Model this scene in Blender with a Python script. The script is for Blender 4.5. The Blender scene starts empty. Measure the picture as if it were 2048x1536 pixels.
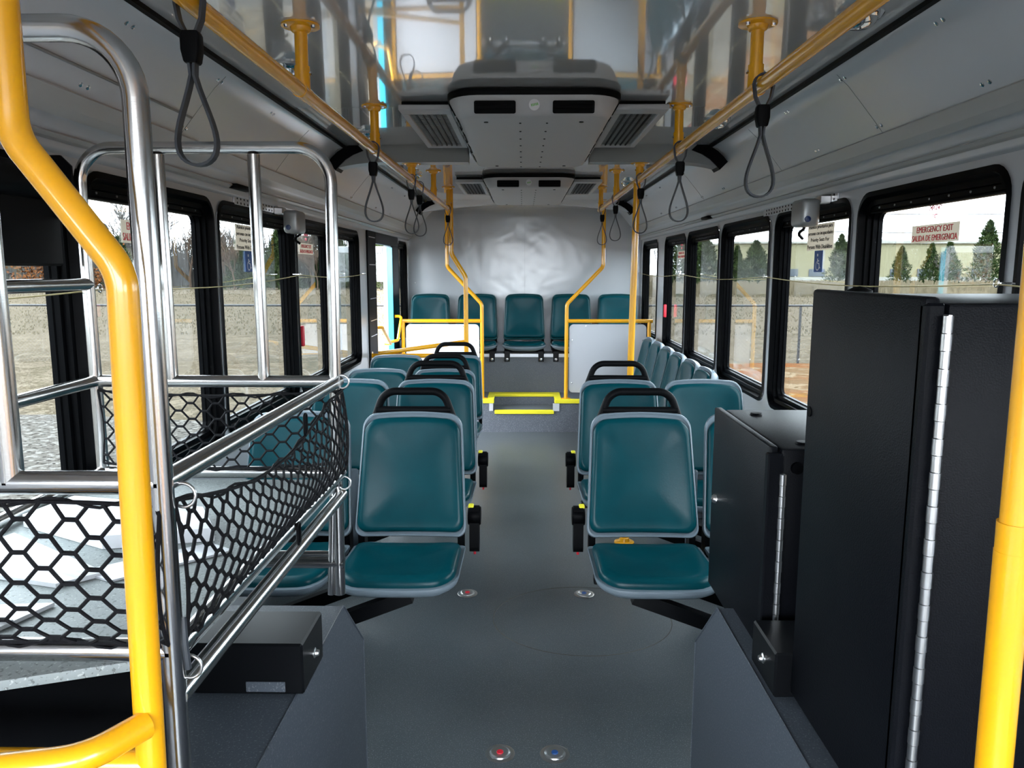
import bpy, bmesh, math, random
from mathutils import Vector, Matrix
random.seed(7)
S = bpy.context.scene
COL = S.collection
PI = math.pi

# ------------------------------------------------------------------ camera, sky, exposure
cam_d = bpy.data.cameras.new('camera'); cam = bpy.data.objects.new('camera', cam_d); COL.objects.link(cam)
cam_d.sensor_width = 36.0; cam_d.lens = 36.0 * 1540.0 / 2048.0; cam_d.clip_start = 0.02; cam_d.clip_end = 2000
cam.location = (0, 0, 1.5)
cam.rotation_euler = (PI/2 - math.atan(230/1540), 0, 0.0138)
S.camera = cam
w = bpy.data.worlds.new('overcast_sky'); S.world = w; w.use_nodes = True
nt = w.node_tree; bg = nt.nodes['Background']
tc = nt.nodes.new('ShaderNodeTexCoord'); sx = nt.nodes.new('ShaderNodeSeparateXYZ'); mr = nt.nodes.new('ShaderNodeMapRange')
mr.inputs['From Min'].default_value = -0.05; mr.inputs['From Max'].default_value = 1.0
mr.inputs['To Min'].default_value = 0.0; mr.inputs['To Max'].default_value = 1.0
mx = nt.nodes.new('ShaderNodeMix'); mx.data_type = 'RGBA'
mx.inputs[6].default_value = (0.86, 0.92, 1.0, 1); mx.inputs[7].default_value = (1.25, 1.31, 1.40, 1)
nt.links.new(tc.outputs['Generated'], sx.inputs[0]); nt.links.new(sx.outputs['Z'], mr.inputs['Value'])
nt.links.new(mr.outputs[0], mx.inputs[0]); nt.links.new(mx.outputs[2], bg.inputs['Color'])
bg.inputs['Strength'].default_value = 4.4
S.view_settings.view_transform = 'Standard'; S.view_settings.look = 'None'
S.view_settings.gamma = 1.0; S.view_settings.use_curve_mapping = False
S.view_settings.exposure = 2.2

# ------------------------------------------------------------------ materials
MATS = {}
def mat(name, color, rough=0.5, metal=0.0, bump=None, mott=None, coat=0.0, speck=None, spec=0.5, stretch=None, emit=None):
    m = bpy.data.materials.new(name); m.use_nodes = True
    N = m.node_tree.nodes; L = m.node_tree.links; b = N['Principled BSDF']
    b.inputs['Coat IOR'].default_value = 1.75 if name == 'ceiling' else 1.5
    b.inputs['Base Color'].default_value = (*color, 1); b.inputs['Roughness'].default_value = rough
    b.inputs['Metallic'].default_value = metal; b.inputs['Coat Weight'].default_value = coat
    b.inputs['Coat Roughness'].default_value = 0.035 if name == 'ceiling' else 0.08; b.inputs['Specular IOR Level'].default_value = spec
    co = N.new('ShaderNodeTexCoord'); src = co.outputs['Object']
    if stretch:
        mp = N.new('ShaderNodeMapping'); mp.inputs['Scale'].default_value = stretch
        L.new(src, mp.inputs[0]); src = mp.outputs[0]
    col = None
    if mott:   # (scale, other colour)
        n = N.new('ShaderNodeTexNoise'); n.inputs['Scale'].default_value = mott[0]; n.inputs['Detail'].default_value = 6
        x = N.new('ShaderNodeMix'); x.data_type = 'RGBA'; r = N.new('ShaderNodeMapRange')
        r.inputs['From Min'].default_value = 0.35; r.inputs['From Max'].default_value = 0.68
        x.inputs[6].default_value = (*color, 1); x.inputs[7].default_value = (*mott[1], 1)
        L.new(src, n.inputs['Vector']); L.new(n.outputs['Fac'], r.inputs['Value']); L.new(r.outputs[0], x.inputs[0])
        col = x.outputs[2]
    for sp in (speck or []):  # (scale, threshold, colour)
        n = N.new('ShaderNodeTexNoise'); n.inputs['Scale'].default_value = sp[0]; n.inputs['Detail'].default_value = 2
        r = N.new('ShaderNodeMapRange'); r.inputs['From Min'].default_value = sp[1]; r.inputs['From Max'].default_value = sp[1] + 0.06
        x = N.new('ShaderNodeMix'); x.data_type = 'RGBA'; x.inputs[7].default_value = (*sp[2], 1)
        if col: L.new(col, x.inputs[6])
        else: x.inputs[6].default_value = (*color, 1)
        L.new(co.outputs['Object'], n.inputs['Vector']); L.new(n.outputs['Fac'], r.inputs['Value']); L.new(r.outputs[0], x.inputs[0])
        col = x.outputs[2]
    if col: L.new(col, b.inputs['Base Color'])
    if bump:   # (scale, strength, distance)
        n = N.new('ShaderNodeTexNoise'); n.inputs['Scale'].default_value = bump[0]; n.inputs['Detail'].default_value = 3
        bp = N.new('ShaderNodeBump'); bp.inputs['Strength'].default_value = bump[1]; bp.inputs['Distance'].default_value = bump[2]
        L.new(src, n.inputs['Vector']); L.new(n.outputs['Fac'], bp.inputs['Height']); L.new(bp.outputs[0], b.inputs['Normal'])
    if emit:
        b.inputs['Emission Color'].default_value = (*emit[0], 1); b.inputs['Emission Strength'].default_value = emit[1]
    MATS[name] = m
    return m
mat('ceiling', (0.48, 0.495, 0.505), 0.12, bump=(3.0, 0.04, 0.02), spec=0.6, coat=1.0, stretch=(1, 0.6, 1))
mat('wall', (0.44, 0.46, 0.485), 0.28, bump=(2.0, 0.05, 0.02), spec=0.6)
mat('cove', (0.55, 0.575, 0.605), 0.2, bump=(2.0, 0.05, 0.02), spec=0.7)
mat('rear_wall', (0.34, 0.36, 0.38), 0.17, bump=(2.6, 0.22, 0.03), spec=0.8)
mat('strip', (0.40, 0.40, 0.39), 0.35)
mat('rib', (0.20, 0.21, 0.21), 0.4)
mat('floor', (0.054, 0.066, 0.073), 0.30, mott=(1.6, (0.076, 0.089, 0.097)), speck=[(260, 0.60, (0.19, 0.20, 0.21)), (340, 0.64, (0.035, 0.04, 0.045))], bump=(180, 0.15, 0.002))
mat('floor_grey', (0.092, 0.105, 0.125), 0.42, speck=[(220, 0.58, (0.21, 0.22, 0.245)), (300, 0.62, (0.035, 0.04, 0.045))], bump=(160, 0.15, 0.002))
mat('housing', (0.043, 0.053, 0.067), 0.5, speck=[(240, 0.60, (0.11, 0.12, 0.135))], bump=(200, 0.25, 0.002))
mat('shelf', (0.20, 0.225, 0.225), 0.5, speck=[(150, 0.60, (0.10, 0.11, 0.11)), (190, 0.62, (0.34, 0.36, 0.36))])
mat('teal', (0.0004, 0.031, 0.040), 0.28, bump=(150, 0.10, 0.002), mott=(5, (0.0006, 0.041, 0.052)), spec=0.14)
mat('shell', (0.13, 0.165, 0.195), 0.36, spec=0.4)
mat('teal_shell', (0.006, 0.045, 0.052), 0.36, spec=0.35)
mat('yellow', (0.74, 0.345, 0.004), 0.26, coat=0.5)
mat('nosing', (0.80, 0.72, 0.02), 0.5, bump=(120, 0.2, 0.002))
mat('steel', (0.50, 0.495, 0.49), 0.20, metal=1.0, bump=(40, 0.02, 0.002), stretch=(1, 1, 20))
mat('chrome', (0.8, 0.8, 0.8), 0.08, metal=1.0)
mat('zinc', (0.6, 0.6, 0.6), 0.3, metal=1.0)
mat('black', (0.0015, 0.0017, 0.0022), 0.45, spec=0.04)
mat('rubber', (0.0026, 0.0028, 0.0034), 0.5, spec=0.06)
mat('frame', (0.0010, 0.0012, 0.0017), 0.32, spec=0.04)
mat('cabinet', (0.0026, 0.0031, 0.0046), 0.42, bump=(380, 0.5, 0.001), spec=0.09)
mat('blackbox', (0.0028, 0.0032, 0.004), 0.35, spec=0.16)
mat('strap', (0.026, 0.032, 0.040), 0.55, bump=(500, 0.1, 0.001))
mat('cord', (0.0025, 0.0025, 0.004), 0.7, spec=0.2, bump=(900, 0.6, 0.002))
mat('pullcord', (0.40, 0.33, 0.16), 0.6)
mat('acgrey', (0.40, 0.405, 0.415), 0.55, bump=(300, 0.2, 0.002))
mat('white', (0.55, 0.56, 0.58), 0.35)
mat('panel_grey', (0.46, 0.47, 0.50), 0.28)
mat('silver', (0.27, 0.28, 0.285), 0.34, metal=0.5)
mat('alu', (0.62, 0.63, 0.66), 0.3, metal=0.5)
_m = mat('signtan', (0.62, 0.57, 0.50), 0.6); _N = _m.node_tree.nodes; _t = _N.new('ShaderNodeBsdfTranslucent'); _t.inputs[0].default_value = (0.62, 0.57, 0.50, 1)
_x = _N.new('ShaderNodeMixShader'); _x.inputs[0].default_value = 0.45
_m.node_tree.links.new(_N['Principled BSDF'].outputs[0], _x.inputs[1]); _m.node_tree.links.new(_t.outputs[0], _x.inputs[2]); _m.node_tree.links.new(_x.outputs[0], _N['Material Output'].inputs[0])
mat('red', (0.55, 0.012, 0.03), 0.5)
mat('pink', (0.75, 0.16, 0.22), 0.5)
mat('blue', (0.01, 0.06, 0.22), 0.5)
mat('navy', (0.01, 0.03, 0.12), 0.3)
mat('ink', (0.015, 0.015, 0.015), 0.6)
mat('green', (0.12, 0.45, 0.04), 0.5)
mat('teal_paint', (0.01, 0.36, 0.50), 0.3, coat=0.5)
mat('roofout', (0.5, 0.5, 0.5), 0.6)
mat('ring_mark', (0.055, 0.052, 0.040), 0.55)
mat('grass', (0.070, 0.057, 0.041), 0.95, mott=(0.25, (0.050, 0.042, 0.029)), speck=[(1.3, 0.52, (0.080, 0.066, 0.049)), (4.0, 0.53, (0.092, 0.077, 0.057)), (8.0, 0.55, (0.044, 0.036, 0.026)), (16.0, 0.56, (0.105, 0.089, 0.066)), (30.0, 0.57, (0.036, 0.029, 0.021))], spec=0.0, stretch=(0.6, 1.0, 1.0))
mat('gravel', (0.060, 0.055, 0.049), 0.95, speck=[(11, 0.53, (0.105, 0.100, 0.092)), (16, 0.57, (0.024, 0.021, 0.019))], spec=0.0)
mat('redsoil', (0.082, 0.052, 0.029), 0.95, mott=(0.8, (0.105, 0.036, 0.013)), speck=[(2.2, 0.55, (0.115, 0.085, 0.055)), (12, 0.58, (0.060, 0.040, 0.022))], spec=0.0)
mat('dryblade', (0.098, 0.082, 0.054), 0.9, spec=0.0)
mat('bark', (0.062, 0.058, 0.053), 0.9, spec=0.0)
mat('bark2', (0.080, 0.057, 0.043), 0.9, spec=0.0)
mat('rust_leaf', (0.075, 0.030, 0.012), 0.9, spec=0.0)
mat('cedar', (0.0105, 0.0190, 0.0066), 0.9, mott=(1.6, (0.026, 0.036, 0.013)), spec=0.0)
mat('fence', (0.012, 0.012, 0.014), 0.5)
mat('wire', (0.16, 0.16, 0.16), 0.5, metal=0.5)
mat('tanwall', (0.155, 0.145, 0.092), 0.8, spec=0.0)
mat('palewall', (0.20, 0.20, 0.18), 0.8, spec=0.0)
mat('darkglass', (0.03, 0.04, 0.05), 0.15)
# tinted safety glass: thin pane, clear transmission with a Fresnel reflection
def glassmat(name, tint):
    m = bpy.data.materials.new(name); m.use_nodes = True; N = m.node_tree.nodes; L = m.node_tree.links
    for n in list(N): N.remove(n)
    o = N.new('ShaderNodeOutputMaterial'); t = N.new('ShaderNodeBsdfTransparent'); g = N.new('ShaderNodeBsdfGlossy')
    t.inputs['Color'].default_value = (*tint, 1); g.inputs['Roughness'].default_value = 0.0
    g.inputs['Color'].default_value = (1, 1, 1, 1)
    f = N.new('ShaderNodeLayerWeight'); f.inputs['Blend'].default_value = 0.5; x = N.new('ShaderNodeMixShader')
    pw = N.new('ShaderNodeMath'); pw.operation = 'POWER'; pw.inputs[1].default_value = 4.0
    ma = N.new('ShaderNodeMath'); ma.operation = 'MULTIPLY_ADD'; ma.inputs[1].default_value = 0.75; ma.inputs[2].default_value = 0.03
    L.new(f.outputs['Facing'], pw.inputs[0]); L.new(pw.outputs[0], ma.inputs[0])
    L.new(ma.outputs[0], x.inputs[0]); L.new(t.outputs[0], x.inputs[1]); L.new(g.outputs[0], x.inputs[2]); L.new(x.outputs[0], o.inputs[0])
    MATS[name] = m
glassmat('glass', (0.655, 0.685, 0.685))
glassmat('glass_clear', (0.97, 0.98, 0.98))

# ------------------------------------------------------------------ geometry helpers
class G:
    def __init__(self): self.v = []; self.f = []
    def add(self, v, f):
        o = len(self.v); self.v += [tuple(p) for p in v]; self.f += [tuple(i + o for i in q) for q in f]; return self
    def box(self, x0, x1, y0, y1, z0, z1, bev=0.0, seg=1):
        if bev <= 0:
            v = [(x, y, z) for z in (z0, z1) for y in (y0, y1) for x in (x0, x1)]
            return self.add(v, [(0, 2, 3, 1), (4, 5, 7, 6), (0, 1, 5, 4), (2, 6, 7, 3), (0, 4, 6, 2), (1, 3, 7, 5)])
        bm = bmesh.new(); bmesh.ops.create_cube(bm, size=1.0)
        for p in bm.verts:
            p.co = Vector(((x0+x1)/2 + p.co.x*(x1-x0), (y0+y1)/2 + p.co.y*(y1-y0), (z0+z1)/2 + p.co.z*(z1-z0)))
        bmesh.ops.bevel(bm, geom=bm.edges[:], offset=bev, segments=seg, affect='EDGES', profile=0.5)
        bm.verts.index_update()
        self.add([p.co[:] for p in bm.verts], [[q.index for q in fc.verts] for fc in bm.faces]); bm.free(); return self
    def tube(self, pts, rad, n=12, caps=True, closed=False):
        P = [Vector(p) for p in pts]; m = len(P)
        T = []
        for i in range(m):
            a = P[(i-1) % m] if (closed or i > 0) else P[0]; b = P[(i+1) % m] if (closed or i < m-1) else P[-1]
            T.append((b - a).normalized())
        up = Vector((0, 0, 1)) if abs(T[0].z) < 0.9 else Vector((1, 0, 0))
        nrm = (up - T[0]*up.dot(T[0])).normalized(); rings = []
        for i in range(m):
            nrm = (nrm - T[i]*nrm.dot(T[i])).normalized(); bn = T[i].cross(nrm)
            r = rad[i] if isinstance(rad, (list, tuple)) else rad
            rings.append([P[i] + nrm*(r*math.cos(2*PI*k/n)) + bn*(r*math.sin(2*PI*k/n)) for k in range(n)])
        self.loft(rings, closed, caps); return self
    def loft(self, rings, closed=False, caps=True):
        n = len(rings[0]); m = len(rings); v = [p for r in rings for p in r]; f = []
        for i in range(m if closed else m-1):
            j = (i+1) % m
            for k in range(n):
                f.append((i*n+k, i*n+(k+1) % n, j*n+(k+1) % n, j*n+k))
        if caps and not closed:
            f.append(tuple(range(n-1, -1, -1))); f.append(tuple((m-1)*n+k for k in range(n)))
        return self.add(v, f)
    def lathe(self, prof, c, axis='z', n=20):   # prof: (radius, height)
        rings = []
        for r, h in prof:
            ring = []
            for k in range(n):
                a = 2*PI*k/n; x, y = max(r, 1e-5)*math.cos(a), max(r, 1e-5)*math.sin(a)
                p = {'z': (x, y, h), 'y': (x, h, -y), 'x': (h, x, y)}[axis]
                ring.append((c[0]+p[0], c[1]+p[1], c[2]+p[2]))
            rings.append(ring)
        return self.loft(rings)
    def prism(self, loop, a0, a1, axis):   # 2-D loop extruded along axis
        def P(u, v, a): return {'x': (a, u, v), 'y': (u, a, v), 'z': (u, v, a)}[axis]
        return self.loft([[P(u, v, a0) for u, v in loop], [P(u, v, a1) for u, v in loop]])
    def ribbon(self, pts, wid, thick, side=(0, 1, 0), closed=False):
        P = [Vector(p) for p in pts]; m = len(P); s = Vector(side); rings = []
        for i in range(m):
            a = P[(i-1) % m] if (closed or i > 0) else P[0]; b = P[(i+1) % m] if (closed or i < m-1) else P[-1]
            t = (b-a).normalized(); nn = t.cross(s).normalized(); ss = s
            rings.append([P[i] + ss*(wid/2) + nn*(thick/2), P[i] - ss*(wid/2) + nn*(thick/2), P[i] - ss*(wid/2) - nn*(thick/2), P[i] + ss*(wid/2) - nn*(thick/2)])
        return self.loft(rings, closed)

def fillet(pts, r, seg=8):
    P = [Vector(p) for p in pts]; out = [P[0]]
    for i in range(1, len(P)-1):
        a = (P[i-1]-P[i]); b = (P[i+1]-P[i]); la, lb = a.length, b.length; a.normalize(); b.normalize()
        ang = a.angle(b)
        if ang > PI - 0.02: out.append(P[i]); continue
        d = min(r/math.tan(ang/2), 0.49*la, 0.49*lb); rr = d*math.tan(ang/2)
        c = P[i] + (a+b).normalized()*(rr/math.sin(ang/2))
        s = P[i]+a*d - c; e = P[i]+b*d - c; tot = s.angle(e)
        for k in range(seg+1):
            t = k/seg; out.append(c + (s*math.sin((1-t)*tot) + e*math.sin(t*tot))/math.sin(tot))
    out.append(P[-1]); return out

def rrect(u0, u1, v0, v1, r, k=6):   # rounded rectangle, counter-clockwise; r scalar or 4 radii (bl, br, tr, tl)
    R = r if isinstance(r, (list, tuple)) else (r,)*4; out = []
    for (cu, cv, a0, rr) in ((u0+R[0], v0+R[0], PI, R[0]), (u1-R[1], v0+R[1], 1.5*PI, R[1]), (u1-R[2], v1-R[2], 0, R[2]), (u0+R[3], v1-R[3], 0.5*PI, R[3])):
        for i in range(k+1):
            a = a0 + 0.5*PI*i/k; out.append((cu + rr*math.cos(a), cv + rr*math.sin(a)))
    return out

def fix(me):
    bm = bmesh.new(); bm.from_mesh(me); bmesh.ops.recalc_face_normals(bm, faces=bm.faces[:]); bm.to_mesh(me); bm.free()
def wloc(p):
    l = Vector((0, 0, 0))
    while p: l = l + p.location; p = p.parent
    return l
def part(name, g, m, parent=None, smooth=35, recalc=True, label=None):
    L = wloc(parent) if parent else Vector((0, 0, 0))
    me = bpy.data.meshes.new(name); me.from_pydata([(p[0]-L.x, p[1]-L.y, p[2]-L.z) for p in g.v], [], g.f)
    me.materials.append(MATS[m] if isinstance(m, str) else m)
    if recalc: fix(me)
    if smooth:
        me.polygons.foreach_set('use_smooth', [True]*len(me.polygons))
        try: me.set_sharp_from_angle(angle=math.radians(smooth))
        except Exception: pass
    o = bpy.data.objects.new(name, me); COL.objects.link(o)
    if parent: o.parent = parent
    if label: o['label'] = label
    return o
def tag(o, label, cat, group=None, kind=None):
    if label: o['label'] = label
    if cat: o['category'] = cat
    if group: o['group'] = group
    if kind: o['kind'] = kind
    return o
def thing(name, label, cat, loc, group=None, kind=None):
    o = bpy.data.objects.new(name, None); o.empty_display_size = 0.05; COL.objects.link(o); o.location = loc
    return tag(o, label, cat, group, kind)
def solid(name, g, m, label, cat, group=None, smooth=35):
    return tag(part(name, g, m, None, smooth), label, cat, group)
def struct(name, g, m, smooth=35, label=None, recalc=True):
    o = part(name, g, m, None, smooth, recalc); o['kind'] = 'structure'
    if label: o['label'] = label
    return o
def dup(o, loc, parent=None, rz=None, label=None, group=None):
    c = o.copy(); COL.objects.link(c); c.parent = parent
    if parent is None: c.location = loc
    if rz is not None: c.rotation_euler = (0, 0, rz)
    if label: c['label'] = label
    if group: c['group'] = group
    for ch in o.children: dup(ch, None, c)
    return c
def text(name, body, size, origin, ux, uz, m, parent, fit, align='CENTER', line=0.9):
    cu = bpy.data.curves.new(name, 'FONT'); cu.body = body; cu.size = size; cu.align_x = align; cu.align_y = 'CENTER'
    cu.space_line = line; cu.extrude = 0.0006; cu.resolution_u = 2
    to = bpy.data.objects.new(name, cu); COL.objects.link(to)
    bpy.context.view_layer.update()
    me = bpy.data.meshes.new_from_object(to.evaluated_get(bpy.context.evaluated_depsgraph_get()))
    bpy.data.objects.remove(to); bpy.data.curves.remove(cu)
    vx = [p.co.x for p in me.vertices]; vy = [p.co.y for p in me.vertices]; ax, ay = (min(vx)+max(vx))/2, (min(vy)+max(vy))/2
    kx, ky = fit[0]/(max(vx)-min(vx)), fit[1]/(max(vy)-min(vy))
    X = Vector(ux); Z = Vector(uz); O = Vector(origin); Nn = X.cross(Z); L = wloc(parent)
    for p in me.vertices: p.co = O - L + X*((p.co.x-ax)*kx) + Z*((p.co.y-ay)*ky) + Nn*p.co.z
    me.materials.clear(); me.materials.append(MATS[m])
    o = bpy.data.objects.new(name, me); COL.objects.link(o); o.parent = parent
    return o

# ------------------------------------------------------------------ bus shell
CX = 0.02; WR = 1.22; WL = -1.18; YR = 8.0; YF = -1.9; ZC = 2.10; TH = 0.06
def XR(x): return x
def XL(x): return 2*CX - x
# floor
g = G(); g.box(WL, WR, YF, 7.02, -0.12, 0.0)
fl = struct('floor', g, 'floor', 0, 'dark grey speckled vinyl bus floor')
g = G(); g.tube([(0.26+0.385*math.cos(2*PI*k/64), 3.16+0.33*math.sin(2*PI*k/64), -0.0005) for k in range(64)], 0.0022, 6, closed=True)
part('access_cover_seam', g, 'ring_mark', fl)
# ceiling: a shallow crown
def zc(x): return ZC + 0.012*(1 - ((x-CX)/0.91)**2)
xs = [CX - 0.93 + 1.86*i/16 for i in range(17)]
g = G(); top = [(x, zc(x)) for x in xs]
loop = top + [(x, zc(x)+0.03) for x in reversed(xs)]
g.prism(loop, YF, YR, 'y'); ceil = struct('ceiling', g, 'ceiling', 40, 'glossy grey laminate bus ceiling')
# outer roof skin and skirts keep the shell light-tight
g = G(); g.box(WL-TH, WR+TH, YF-0.06, YR+0.06, 2.17, 2.20); g.box(WL-TH, WL-TH+0.02, YF-0.06, YR+0.06, 1.79, 2.17); g.box(WR+TH-0.02, WR+TH, YF-0.06, YR+0.06, 1.79, 2.17)
struct('roof', g, 'roofout', 0, 'outer roof skin of the bus')
# cove panels between ceiling and side walls
cove = [(0.915, 2.125), (0.925, 2.092), (0.955, 2.086), (0.992, 2.052), (1.032, 2.005), (1.068, 1.962), (1.10, 1.922), (1.128, 1.884)]
def cove_strip(nm, pts, X, m, t=0.012, y0=YF, y1=YR):
    a = [(X(x), z) for x, z in pts]; b = [(X(x+t), z+t) for x, z in reversed(pts)]
    g = G(); g.prism(a+b, y0, y1, 'y'); return g
ledge = [(1.126, 1.884), (1.150, 1.862), (1.164, 1.852), (1.168, 1.838), (1.176, 1.828), (1.192, 1.822), (1.198, 1.814), (1.199, 1.800), (1.204, 1.792), (1.222, 1.788)]
for i, (X, sd) in enumerate(((XR, 'right'), (XL, 'left'))):
    tr = struct('trim_%d' % (i+1), cove_strip('c', cove, X, 'cove'), 'cove', 50, 'long sloping grey cove panel on the %s side' % sd)
    part('ledge', cove_strip('l', ledge, X, 'wall'), 'wall', tr, 50)
    part('joint_strip', cove_strip('s', [(1.096, 1.908), (1.121, 1.876), (1.140, 1.858)], X, 'strip', 0.006), 'strip', tr, 0)
    part('joint_strip', cove_strip('s', [(1.168, 1.824), (1.178, 1.816), (1.190, 1.812)], X, 'strip', 0.005), 'strip', tr, 0)
    g = G(); s = 1 if i == 0 else -1
    g.box(min(X(0.908), X(0.924)), max(X(0.908), X(0.924)), YF, YR, 2.088, 2.110); part('seam', g, 'black', tr, 0)
    # panel screws
    for y in (1.15, 1.9, 2.45, 2.95, 4.3, 4.8, 5.6, 6.2):
        for (cx, cz) in ((0.972, 2.072), (1.092, 1.934)):
            for dy in (0, 0.03):
                g = G(); g.lathe([(0.0, -0.004), (0.006, -0.003), (0.007, 0.0)], (0, 0, 0), 'z', 8)
                nv = Vector((-s*0.75, 0, -0.66)); q = Vector((0, 0, -1)).rotation_difference(nv)
                g.v = [tuple(q @ Vector(p) + Vector((X(cx), y+dy, cz))) for p in g.v]; part('screw', g, 'chrome', tr)
    # vertical butt joints
    for y in (2.47, 3.4, 4.82):
        part('panel_joint', cove_strip('j', [(a-0.0008, b-0.0008) for a, b in cove[2:]], X, 'black', 0.004, y, y+0.0016), 'rib', tr, 0)
# left cove access door hinge
lt = bpy.data.objects['trim_2']
g = G(); g.tube([(XL(1.064), 0.2, 1.962), (XL(1.064), 2.46, 1.962)], 0.0040, 8); part('piano_hinge', g, 'rib', lt)
# roof ribs with black end caps
for n, (y0, y1) in enumerate(((3.92, 4.02), (7.06, 7.14))):
    rb = None; zb0, kq, rm = ((2.022, 0.55, 'rib'), (2.080, 0.95, 'cove'))[n]
    for s, (xa, xb) in ((-1, (-0.93, -0.27)), (1, (0.97, 0.33))):
        if n: xb = CX
        pts = []
        for i in range(13):
            t = i/12; x = xa + (xb-xa)*t; d = abs(x-CX); pts.append((x, zb0 - (max(0, d-0.72)**2 if n == 0 else (d*0.30)**2)*kq))
        g = G(); loop = pts + [(x, 2.13 if abs(x-CX) < 0.9 else 2.09) for x, z in reversed(pts)]; g.prism(loop, y0, y1, 'y')
        o = part('rib_half', g, rm, rb, 40) if rb else struct('trim_%d' % (n+3), g, rm, 40, 'dark grey roof rib behind the nearer ceiling air unit' if n == 0 else 'pale grey roof rib in front of the rear wall')
        rb = rb or o
        g = G(); X = XR if s > 0 else XL
        cap = [(0.835, 2.085), (0.885, 2.066), (0.925, 2.042), (0.955, 2.014), (0.975, 1.990)]
        g.loft([[(X(x-0.008), y0-0.010, z-0.008), (X(x+0.03), y0-0.010, z+0.03), (X(x+0.03), y1+0.010, z+0.03), (X(x-0.008), y1+0.010, z-0.008)] for x, z in cap])
        part('end_cap', g, 'black', rb, 30)

# side walls with rounded window openings
Z0, Z1 = 0.0, 1.80
WIN_R = [(-1.65, -0.20, 0.15, 1.77), (0.98, 1.93, 0.84, 1.755), (1.99, 2.86, 0.84, 1.755), (2.93, 3.79, 0.84, 1.755), (3.87, 4.80, 0.84, 1.755), (4.86, 5.79, 0.84, 1.755), (5.85, 6.70, 0.84, 1.755), (7.05, 7.90, 0.84, 1.755)]
WIN_L = [(-1.70, -0.10, 0.65, 1.77), (0.95, 2.05, 0.78, 1.755), (2.10, 2.965, 0.83, 1.755), (3.01, 4.00, 0.83, 1.755), (4.04, 4.77, 0.83, 1.755), (4.82, 5.585, 0.83, 1.755), (6.20, 6.98, 0.02, 1.72), (7.34, 7.88, 0.83, 1.755)]
RAD = 0.075; KS = 6
def wall(name, xin, xout, wins):
    g = G(); b = [YF] + [(wins[i][1]+wins[i+1][0])/2 for i in range(len(wins)-1)] + [YR]
    for i, (y0, y1, z0, z1) in enumerate(wins):
        inner = rrect(y0, y1, z0, z1, RAD, KS); c0, c1 = b[i], b[i+1]
        oc = [(c0, Z0), (c1, Z0), (c1, Z1), (c0, Z1)]; outer = []
        for q in range(4):
            for k in range(KS+1):
                u, v = inner[q*(KS+1)+k]
                hor = (q in (0, 2))        # arc starts on a vertical side
                if k == KS//2: outer.append(oc[q])
                elif (k < KS//2) == hor: outer.append((oc[q][0], v))
                else: outer.append((u, oc[q][1]))
        g.loft([[(xin, u, v) for u, v in outer], [(xin, u, v) for u, v in inner], [(xout, u, v) for u, v in inner], [(xout, u, v) for u, v in outer]], caps=False)
    return struct(name, g, 'wall', 30, 'grey laminate side wall on the %s with a row of windows' % ('right' if xin > 0 else 'left'), recalc=False)
wr = wall('wall_right', WR, WR+TH, WIN_R); wl = wall('wall_left', WL, WL-TH, WIN_L)
g = G(); g.box(WL-TH, WR+TH, YR, YR+0.06, 0.0, 2.18); rw = struct('wall_rear', g, 'rear_wall', 0, 'glossy grey rear wall behind the back seats')
g = G(); g.box(CX-0.45, CX-0.4485, YR-0.0015, YR, 1.0, 2.1); g.box(CX+0.0, CX+0.0015, YR-0.0015, YR, 1.0, 2.1); part('sheet_joint', g, 'rib', rw, 0)
# front wall behind the camera, with the windshield opening
g = G(); g.box(WL-TH, WR+TH, YF-0.06, YF, -0.1, 0.50); g.box(WL-TH, WR+TH, YF-0.06, YF, 2.02, 2.18); g.box(WL-TH, WL+0.06, YF-0.06, YF, 0.50, 2.02); g.box(WR-0.06, WR+TH, YF-0.06, YF, 0.50, 2.02)
fw = struct('wall_front', g, 'wall', 0, 'front bulkhead around the windshield')
g = G(); g.box(WL+0.06, WR-0.06, YF-0.035, YF-0.030, 0.50, 2.02); part('windshield', g, 'glass_clear', fw, 0)
# windows
PROF = [(-0.012, -0.006), (0.006, -0.009), (0.012, 0.004), (0.017, 0.012), (0.034, 0.012), (0.036, 0.026), (0.052, 0.026), (0.054, 0.040), (0.060, 0.042), (0.060, 0.056)]
def window(n, x, s, win, label, header=0.07, pane='glass'):
    y0, y1, z0, z1 = win
    rings = []
    for ins, dep in PROF:
        r = max(0.012, RAD - ins*0.75)
        rings.append([(x + s*dep, u, v) for u, v in rrect(y0+ins, y1-ins, z0+ins, z1-ins, r, 6)])
    g = G(); g.loft(rings, caps=False); o = struct('window_%d' % n, g, 'frame', 40, label)
    if header > 0:
        g = G(); xa, xb = sorted((x+s*0.018, x+s*0.050)); g.box(xa, xb, y0+0.035, y1-0.035, z1-0.034-header, z1-0.034, 0.004)
        h = part('header', g, 'frame', o, 30)
        g = G(); xa, xb = sorted((x+s*0.014, x+s*0.022)); g.box(xa, xb, y0+0.05, y1-0.05, z1-0.040-header, z1-0.034-header, 0.002); part('rail', g, 'rubber', o, 30)
        k = 0
        yy = y0+0.1
        while yy < y1-0.08:
            g = G(); g.lathe([(0.0, x+s*0.0150), (0.0035, x+s*0.0155), (0.004, x+s*0.019)], (0, yy, z1-0.034-header*0.45), 'x', 6); part('rivet', g, 'rib', o); yy += 0.11
    g = G(); xa, xb = sorted((x+s*0.044, x+s*0.048)); loop = rrect(y0+0.05, y1-0.05, z0+0.05, z1-0.05, 0.03, 4); g.prism(loop, xa, xb, 'x')
    part('pane', g, pane, o, 0)
    return o
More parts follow.
